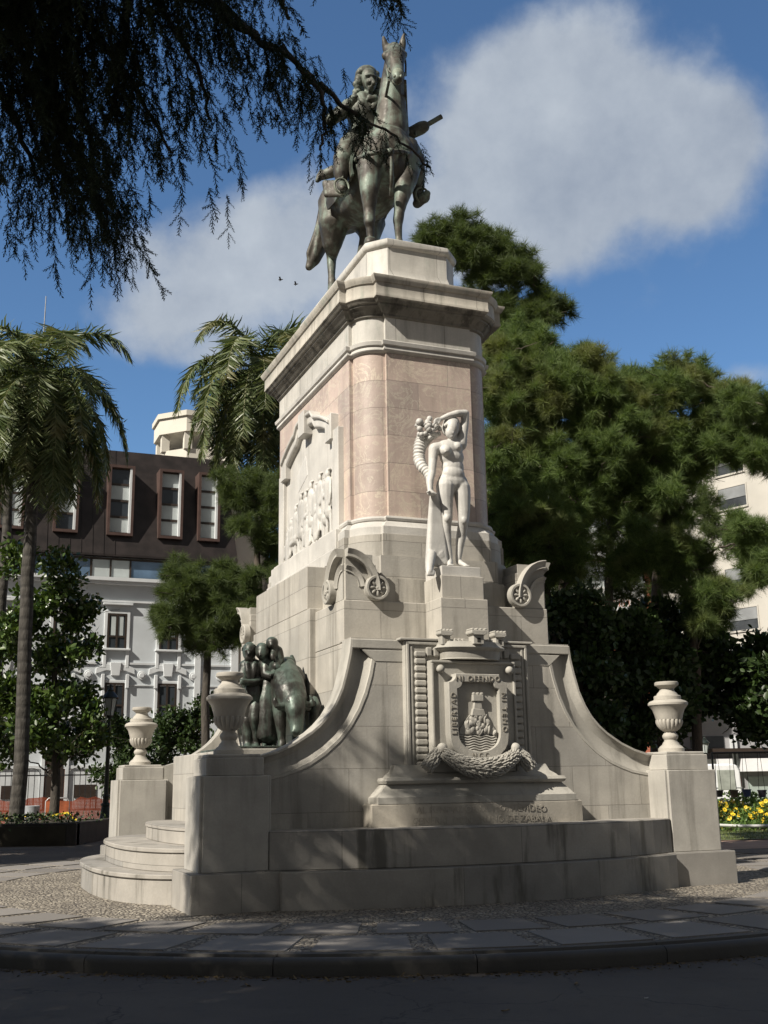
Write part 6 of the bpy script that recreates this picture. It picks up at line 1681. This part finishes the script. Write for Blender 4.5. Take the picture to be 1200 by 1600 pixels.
# left of the monument
tree('pine_tree', 'small pine beside the cream party wall left of the pink shaft', 'tree', 31, [(404, 1215), (404, 960), (400, 800)],
     [(366, 762, 26), (400, 766, 30), (424, 796, 30), (386, 806, 26), (432, 764, 20), (352, 742, 12), (428, 836, 22), (396, 836, 18), (440, 800, 20), (372, 790, 18), (420, 870, 18), (436, 900, 18)], PINED, PBARK, 'needle', .18, 520, .28, 'pines behind the monument', 8, .6)
tree('pine_tree', 'pine bough with hanging needles before the pale house', 'tree', 27, [(320, 1225), (323, 1050), (328, 975), (336, 925)],
     [(268, 898, 22), (300, 908, 28), (338, 926, 34), (280, 930, 24), (312, 958, 32), (362, 946, 30), (268, 976, 20), (300, 988, 24), (342, 988, 26), (386, 958, 20), (384, 906, 18), (256, 958, 12), (366, 982, 20), (396, 935, 16), (244, 962, 9), (262, 986, 14), (394, 902, 12), (348, 896, 18), (300, 1014, 12), (342, 1014, 14), (256, 930, 10), (376, 1000, 12)], PINED, DBARK, 'needle', .13, 560, .26, 'pines behind the monument', 9, .6)
tree('magnolia_tree', 'dark glossy leaved tree growing behind the left palm trunk', 'tree', 38, [(86, 1262), (88, 1150), (84, 1000)],
     [(40, 960, 52), (92, 932, 44), (122, 962, 36), (60, 1020, 54), (110, 1030, 44), (142, 1006, 22), (26, 1080, 54), (90, 1090, 54), (132, 1092, 34), (60, 1138, 52), (118, 1150, 46), (18, 1160, 44), (142, 1130, 28), (8, 1000, 44), (94, 1172, 30), (28, 880, 42), (104, 886, 32), (-30, 1100, 50), (150, 1160, 24), (140, 945, 20)], BRDM, DBARK, 'leaf', .2, 190, .22, None, 10, 1.2, flat=.95, grow=.95, fill=1)
for i, (px, py, bl, lab) in enumerate(((200, 1262, [(176, 1150, 22), (196, 1180, 36), (220, 1160, 26), (186, 1210, 34), (222, 1205, 34), (180, 1130, 14), (206, 1240, 30), (238, 1215, 26)], 'dark bushy shrub behind the left lamp post'), (290, 1255, [(262, 1150, 26), (290, 1140, 30), (320, 1120, 24), (270, 1180, 28), (310, 1160, 30), (330, 1100, 16), (250, 1130, 14), (275, 1118, 16)], 'dark shrub between the two left urns'))):
    tree('dark_shrub', lab, 'shrub', 44+i*2, [(px, py), (px, py-60), (px, py-90)], bl, FICM, DBARK, 'leaf', .08, 320, .18, 'shrubs before the pale house', 40+i, .7, flat=.95, fill=1)
# ---- palms
def palm(label, D, trunk, r0, nf, L, seed, spread=1.0, lean=(0, 0)):
    global rng
    rng = np.random.default_rng(seed); r_ = np.random.default_rng(seed)
    base = aty(trunk[0][0], trunk[0][1], D); base[2] = -.15
    t = thing('palm_tree', label, 'palm', base, group='feather palms on the left')
    T = [base]+[aty(x, y, D) for x, y in trunk[1:]]; top = T[-1]
    b = MB(); limb(b, T, r0, r0*.72, .012, seed); b.build('trunk', PALMB, t, smooth=60)
    b = MB(); L_ = []
    lv = np.array([(-.5, 0, 0), (.5, 0, 0), (.42, .06, .5), (-.42, .06, .5), (0, -.02, 1.)]); 
    lf = np.array([[0, 1, 2, 3], [3, 2, 4, 4]])
    P = []; Dv = []; S = []
    for k in range(nf):
        a = 2*math.pi*k*.618+r_.uniform(-.2, .2); el = 1.35-2.25*((k+.5)/nf)**.95
        l = L*r_.uniform(.85, 1.1); n = 46; p = np.array(top)+np.array([0, 0, r_.uniform(-.1, .25)]); d = np.array([math.cos(a)*math.cos(el), math.sin(a)*math.cos(el), math.sin(el)])
        pts = [p.copy()]
        sd = np.array([-math.sin(a), math.cos(a), 0])
        for i in range(n):
            d = d+np.array([0, 0, -.058-.034*(i/n)]) ; d /= np.linalg.norm(d); p = p+d*l/n; pts.append(p.copy())
            if i > 5:
                f = i/n; ll = .62*math.sin(math.pi*min(1, .12+f*.80))**.7*l/3.1
                for s in (-1, 1):
                    for q in range(3):
                        dd = sd*s*r_.uniform(.6, 1.0)+d*r_.uniform(.35, .7)+np.array([0, 0, r_.uniform(-1.0, .15)])
                        P.append(p+d*(q*.33*l/n)); Dv.append(dd); S.append(ll*r_.uniform(.8, 1.15))
        b.tube(pts[::4]+[pts[-1]], [.035*(1-.8*i/len(pts[::4])) for i in range(len(pts[::4])+1)], 5)
    b.build('frond_stalks', plain('frond_stalk', (.16, .16, .07), .6) if 'frond_stalk' not in bpy.data.materials else bpy.data.materials['frond_stalk'], t)
    P = np.array(P); Dv = np.array(Dv); S = np.array(S)
    V, F = scatter(np.array([(-.5, 0, 0), (.5, 0, 0), (.45, .10, .45), (-.45, .10, .45), (.0, .0, 1.), (0, 0, 1.)]), np.array([[0, 1, 2, 3], [3, 2, 4, 5]]), P, rots(Dv), np.c_[S*.05, S*.5, S])
    # 3 sizes per axis act on template axes, so shape before turning
    tv = np.array([(-.5, 0, 0), (.5, 0, 0), (.42, .03, .55), (-.42, .03, .55), (.04, -.10, 1.), (-.04, -.10, 1.)])*np.array([.07, 1, 1])
    V, F = scatter(tv, np.array([[0, 1, 2, 3], [3, 2, 4, 5]]), P, rots(Dv), S)
    np_obj('crown', V, F, PALMM, t)
palm('big feather palm with drooping fronds in front of the brown roof', 35.5, [(26, 1290), (34, 1150), (44, 900), (58, 660), (62, 612)], .25, 46, 4.3, 61)
palm('feather palm partly cut off by the left edge of the photo', 40, [(-10, 1270), (-2, 1000), (10, 840), (20, 590)], .22, 36, 4.0, 62)
palm('feather palm beside the cornice in front of the roof pavilion', 33, [(420, 1240), (412, 900), (406, 680), (402, 588)], .2, 38, 3.7, 63)
# ---- the cedar overhead
CEDM = leafmat('cedar_needles', (.012, .020, .009), (.030, .046, .020), .6, .18, .25)
def twig(seed, n=30):
    """a drooping twig: needles on both sides of a short stalk along +z"""
    r_ = np.random.default_rng(seed); V = []; F = []
    for k in range(n):
        z = (k+.5)/n; a = k*2.4+r_.uniform(-.3, .3); d = np.array([math.cos(a)*.8, math.sin(a)*.8, .75]); d /= np.linalg.norm(d); L = .22*(1-.3*z)
        s = np.cross(d, [0, 0, 1.]); s /= np.linalg.norm(s); o = np.array([0, 0, z]); i = len(V)
        V += [o-s*.014, o+s*.014, o+d*L*.6+s*.026, o+d*L, o+d*L*.6-s*.026]; F += [[i, i+1, i+2, i+3], [i, i+3, i+4, i]]
    i = len(V); V += [np.array(p) for p in ((-.012, 0, 0), (.012, 0, 0), (.004, 0, 1.02), (-.004, 0, 1.02), (0, -.012, 0), (0, .012, 0), (0, .004, 1.02), (0, -.004, 1.02))]
    F += [[i, i+1, i+2, i+3], [i+4, i+5, i+6, i+7]]
    F = [f if f[3] != f[0] else [f[0], f[1], f[2], f[2]] for f in F]
    return np.array(V), np.array(F)
TW_v, TW_f = twig(5, 24)
DENS = 2.3
def cedar():
    global rng
    rng = np.random.default_rng(77); r_ = np.random.default_rng(78)
    base = np.array([-6.5, .5, -.15])
    t = thing('cedar_tree', 'big dark conifer overhead with drooping sprays across the upper left of the view', 'tree', base)
    b = MB(); limb(b, [base, (-6.4, .6, 4), (-6.2, .8, 9), (-6.0, 1.0, 13)], .5, .2, .03, 1)
    L_ = []
    def hang(p, n, l, lean, sc, jit=.25):
        """a string of twigs falling from p"""
        P = []; D = []; S = []
        q = np.array(p, float); d = np.array(lean, float); d /= np.linalg.norm(d)
        for i in range(n):
            for s in range(3):
                dd = d+r_.normal(0, jit if s else .08, 3)+(np.array([r_.choice([-1, 1])*.55, r_.normal(0, .4), 0]) if s else 0)
                P.append(q+d*r_.uniform(0, l)); D.append(dd); S.append(sc*r_.uniform(.7, 1.15)*(1 if s == 0 else .72))
            q = q+d*l; d = d+np.array([r_.normal(0, .05), r_.normal(0, .05), -.10]); d /= np.linalg.norm(d)
        L_.append((np.array(P), np.array(D), np.array(S)))
    def bough(path, dens, hl, lean, sc=.15, thick=.035, spread=.22):
        """path: (px,py,distance) points; sprays hang along it, hl = number of twigs in a string"""
        pts = [aty(x, y, y_) for x, y, y_ in path]
        limb(b, pts, thick, .008, .01, int(path[0][0]) % 97)
        seg = [np.linalg.norm(pts[i+1]-pts[i]) for i in range(len(pts)-1)]
        for i in range(len(pts)-1):
            m = max(2, int(seg[i]*dens*DENS))
            for k in range(m):
                f = (k+r_.random())/m; p = pts[i]*(1-f)+pts[i+1]*f+r_.normal(0, spread, 3)*np.array([.5, 1.4, .5])
                fr = (i+f)/(len(pts)-1)
                hang(p, max(1, int(round((hl*(1-.35*fr))*r_.uniform(.5, 1.3)))), sc*.85, np.array([lean[0]+r_.normal(0, .18), lean[1]+r_.normal(0, .25), -1.0]), sc)
    start = aty(-260, -330, 3.5)
    # boughs in the picture, with the distance of each point
    bough([(-150, -200, 4.6), (0, 20, 5.6), (70, 170, 6.0), (125, 260, 6.2), (170, 335, 6.3)], 34, 4, (.25, 0), .15, .035)
    bough([(-120, -100, 4.8), (0, 140, 5.7), (40, 230, 6.0), (60, 290, 6.2)], 26, 4, (.05, 0), .15)
    bough([(-200, 60, 5.0), (-40, 230, 5.8), (10, 290, 6.1)], 22, 4, (.1, 0), .15)
    bough([(-100, -260, 4.4), (80, -40, 5.4), (170, 80, 5.9), (230, 170, 6.2), (270, 240, 6.3)], 30, 4, (.2, 0), .15, .035)
    bough([(0, -320, 4.2), (180, -80, 5.3), (270, 40, 5.8), (310, 120, 6.0), (330, 190, 6.2)], 26, 4, (.15, 0), .14, .035)
    bough([(100, -320, 4.2), (280, -70, 5.2), (370, 30, 5.7), (440, 80, 6.0), (500, 130, 6.3), (540, 170, 6.4), (575, 200, 6.5)], 32, 3, (.12, 0), .125, .022, .11)
    bough([(440, 70, 6.0), (500, 150, 6.2), (508, 200, 6.3), (500, 235, 6.35)], 8, 3, (-.2, 0), .12, .02, .05)
    bough([(545, 172, 6.4), (600, 205, 6.6), (640, 232, 6.7), (672, 262, 6.8)], 9, 2, (.35, 0), .11, .009, .05)
    bough([(500, 130, 6.3), (560, 185, 6.4), (575, 210, 6.5)], 10, 2, (-.05, 0), .12, .02, .035)
    bough([(350, -260, 4.4), (420, -90, 5.2), (440, 0, 5.6), (452, 30, 5.7)], 10, 2, (.1, 0), .12, .03, .08)
    bough([(480, -260, 4.6), (570, -80, 5.4), (605, -20, 5.7), (620, 10, 5.8)], 16, 3, (.1, 0), .13, .03, .035)
    bough([(180, -200, 4.6), (200, -20, 5.4), (190, 90, 5.8), (170, 190, 6.0)], 30, 4, (.05, 0), .15, .05)
    bough([(60, -260, 4.6), (100, 0, 5.4), (110, 120, 5.8), (138, 210, 6.0), (148, 285, 6.1)], 34, 4, (.12, 0), .15, .05)
    bough([(240, -200, 4.6), (330, 0, 5.5), (400, 60, 5.8), (440, 90, 6.0)], 30, 3, (.1, 0), .14, .05)
    bough([(-60, -200, 4.6), (20, -40, 5.2), (60, 60, 5.6), (100, 200, 5.9), (145, 270, 6.1), (178, 325, 6.2)], 36, 4, (.2, 0), .15, .05)
    P = np.concatenate([x[0] for x in L_]); D = np.concatenate([x[1] for x in L_]); S = np.concatenate([x[2] for x in L_])
    V, F = scatter(TW_v, TW_f, P, rots(D), S)
    NT = [len(P)]
    np_obj('sprays', V, F, CEDM, t)
    # the rest of the crown, above and behind the camera: the boughs that shade the road and the foot of the wall
    P = []; Dv = []
    Sv = np.array(SUN_TO)
    for (gx, gy, gz, h, r) in SHADE:
        c = np.array([gx, gy, gz])+Sv*((h-gz)/Sv[2])
        m = int(110*(r/.6)**2)
        d = r_.normal(0, 1, (m, 3)); d /= np.linalg.norm(d, axis=1, keepdims=True)
        P.append(c+d*r*(r_.random(m)**.4)[:, None]*np.array([1, 1, .45])); Dv.append(d*.7+np.array([0, 0, -.6]))
        k = np.array([-6.15, .85, min(12.5, max(5., c[2]-.5))]); limb(b, [k, (k+c)/2+np.array([0, 0, .3]), c], .07, .02, .04, int(r*100))
    P = np.concatenate(P); Dv = np.concatenate(Dv)
    SV, SF = twig(6, 11); V, F = scatter(SV*np.array([1.5, 1.5, 1]), SF, P, rots(Dv), r_.uniform(.35, .6, len(P)))
    NT.append(len(P)); print('twigs', NT)
    np_obj('crown', V, F, CEDM, t)
    b.build('trunk', DBARK, t, smooth=60)
# clumps of the crown, given by the place on the ground or wall that each one shades (x, y, z), its height and size
def seen(P):
    x, y, z = np.asarray(P)-C0
    yc = y*math.cos(PITCH)+z*math.sin(PITCH); zc = -y*math.sin(PITCH)+z*math.cos(PITCH)
    return 600+FPX*(x*math.cos(ROLL)-zc*math.sin(ROLL))/yc, 800-FPX*(x*math.sin(ROLL)+zc*math.cos(ROLL))/yc
SHADE = []
r0_ = np.random.default_rng(90)
edge = ([-400, 0, 140, 290, 600, 880, 1000, 1130, 1300, 1800], [1470, 1452, 1432, 1434, 1418, 1402, 1404, 1400, 1405, 1420])   # where the shade of the tree ends on the pavement
for gx in np.arange(-7.5, 8.5, .8):
    for gy in np.arange(1.0, 17, .8):
        x, y = gx+r0_.normal(0, .2), gy+r0_.normal(0, .2)
        qx, qy = seen((x, y, 0)) if y > 4 else (600, 3000)
        if qy < np.interp(qx, *edge)+6: continue
        if r0_.random() < (.93 if qy > 1500 else .84): SHADE.append((x, y, 0, r0_.uniform(8.5, 12.5), r0_.uniform(.5, .85) if qy > 1500 else r0_.uniform(.4, .62)))
def wallshade(u, v, z, r, n=1):
    for k in range(n):
        p = wld(u, v, z); SHADE.append((p[0], p[1], p[2], r0_.uniform(9, 11.5), r))
for u in np.arange(.1, 6.35, .33):                        # the foot of the wall
    wallshade(u+r0_.normal(0, .05), -.05-.5*max(0, 1-((u-4)/3)**2), .14+r0_.uniform(-.05, .05), .34)
    if abs(u-2.35) < .3 or abs(u-1.45) < .1: continue
    if u > 1.1 and r0_.random() < .95: wallshade(u, .25-.5*max(0, 1-((u-4)/3)**2), .60+r0_.uniform(-.05, .06), .32)
for u, z in ((.35, .62), (.75, .60), (.4, .95), (.8, .98), (.45, 1.3), (.85, 1.32), (.6, 1.55), (.95, 1.6), (.7, 1.75)): wallshade(u, .25, z, .30)
for u, z, r in ((1.25, 1.5, .36), (1.3, 1.15, .34), (1.7, 1.25, .34), (1.75, .95, .34), (2.15, .98, .30), (2.5, .85, .26)): wallshade(u, .7, z, r)
for u, z, r in ((1.05, 1.72, .2), (1.3, 1.52, .2), (1.55, 1.34, .2), (1.8, 1.2, .2), (2.05, 1.06, .18), (1.2, 1.3, .28), (1.5, 1.1, .28), (1.9, .97, .2)): wallshade(u, .7, z, r, 2)
for u, z, r in ((3.35, 1.32, .26), (3.6, 1.12, .32), (3.95, 1.02, .30), (3.75, 1.5, .2), (4.2, .92, .24)): wallshade(u, .33, z, r)
for u, z, r in ((2.45, 2.0, .15), (2.7, 1.86, .17), (2.95, 1.72, .16)): wallshade(u, .7, z, r)
cedar()
# trees beyond the left edge of the view that shade the planter, the palm trunk and the path
tree('broadleaf_tree', 'wide street tree standing beyond the left edge of the view', 'tree', 24, [(-620, 1330), (-610, 1100), (-600, 900)],
     [(-640, 820, 120), (-520, 860, 110), (-560, 760, 110), (-700, 900, 110), (-480, 780, 100), (-450, 900, 90), (-600, 680, 100), (-520, 640, 90), (-420, 720, 80)], FICM, DBARK, 'leaf', .3, 130, .30, None, 70, 2.2, flat=.9, fill=0)
print('tufts', TUFTS, 'faces', sum(len(o.data.polygons) for o in bpy.data.objects if o.type == 'MESH'))
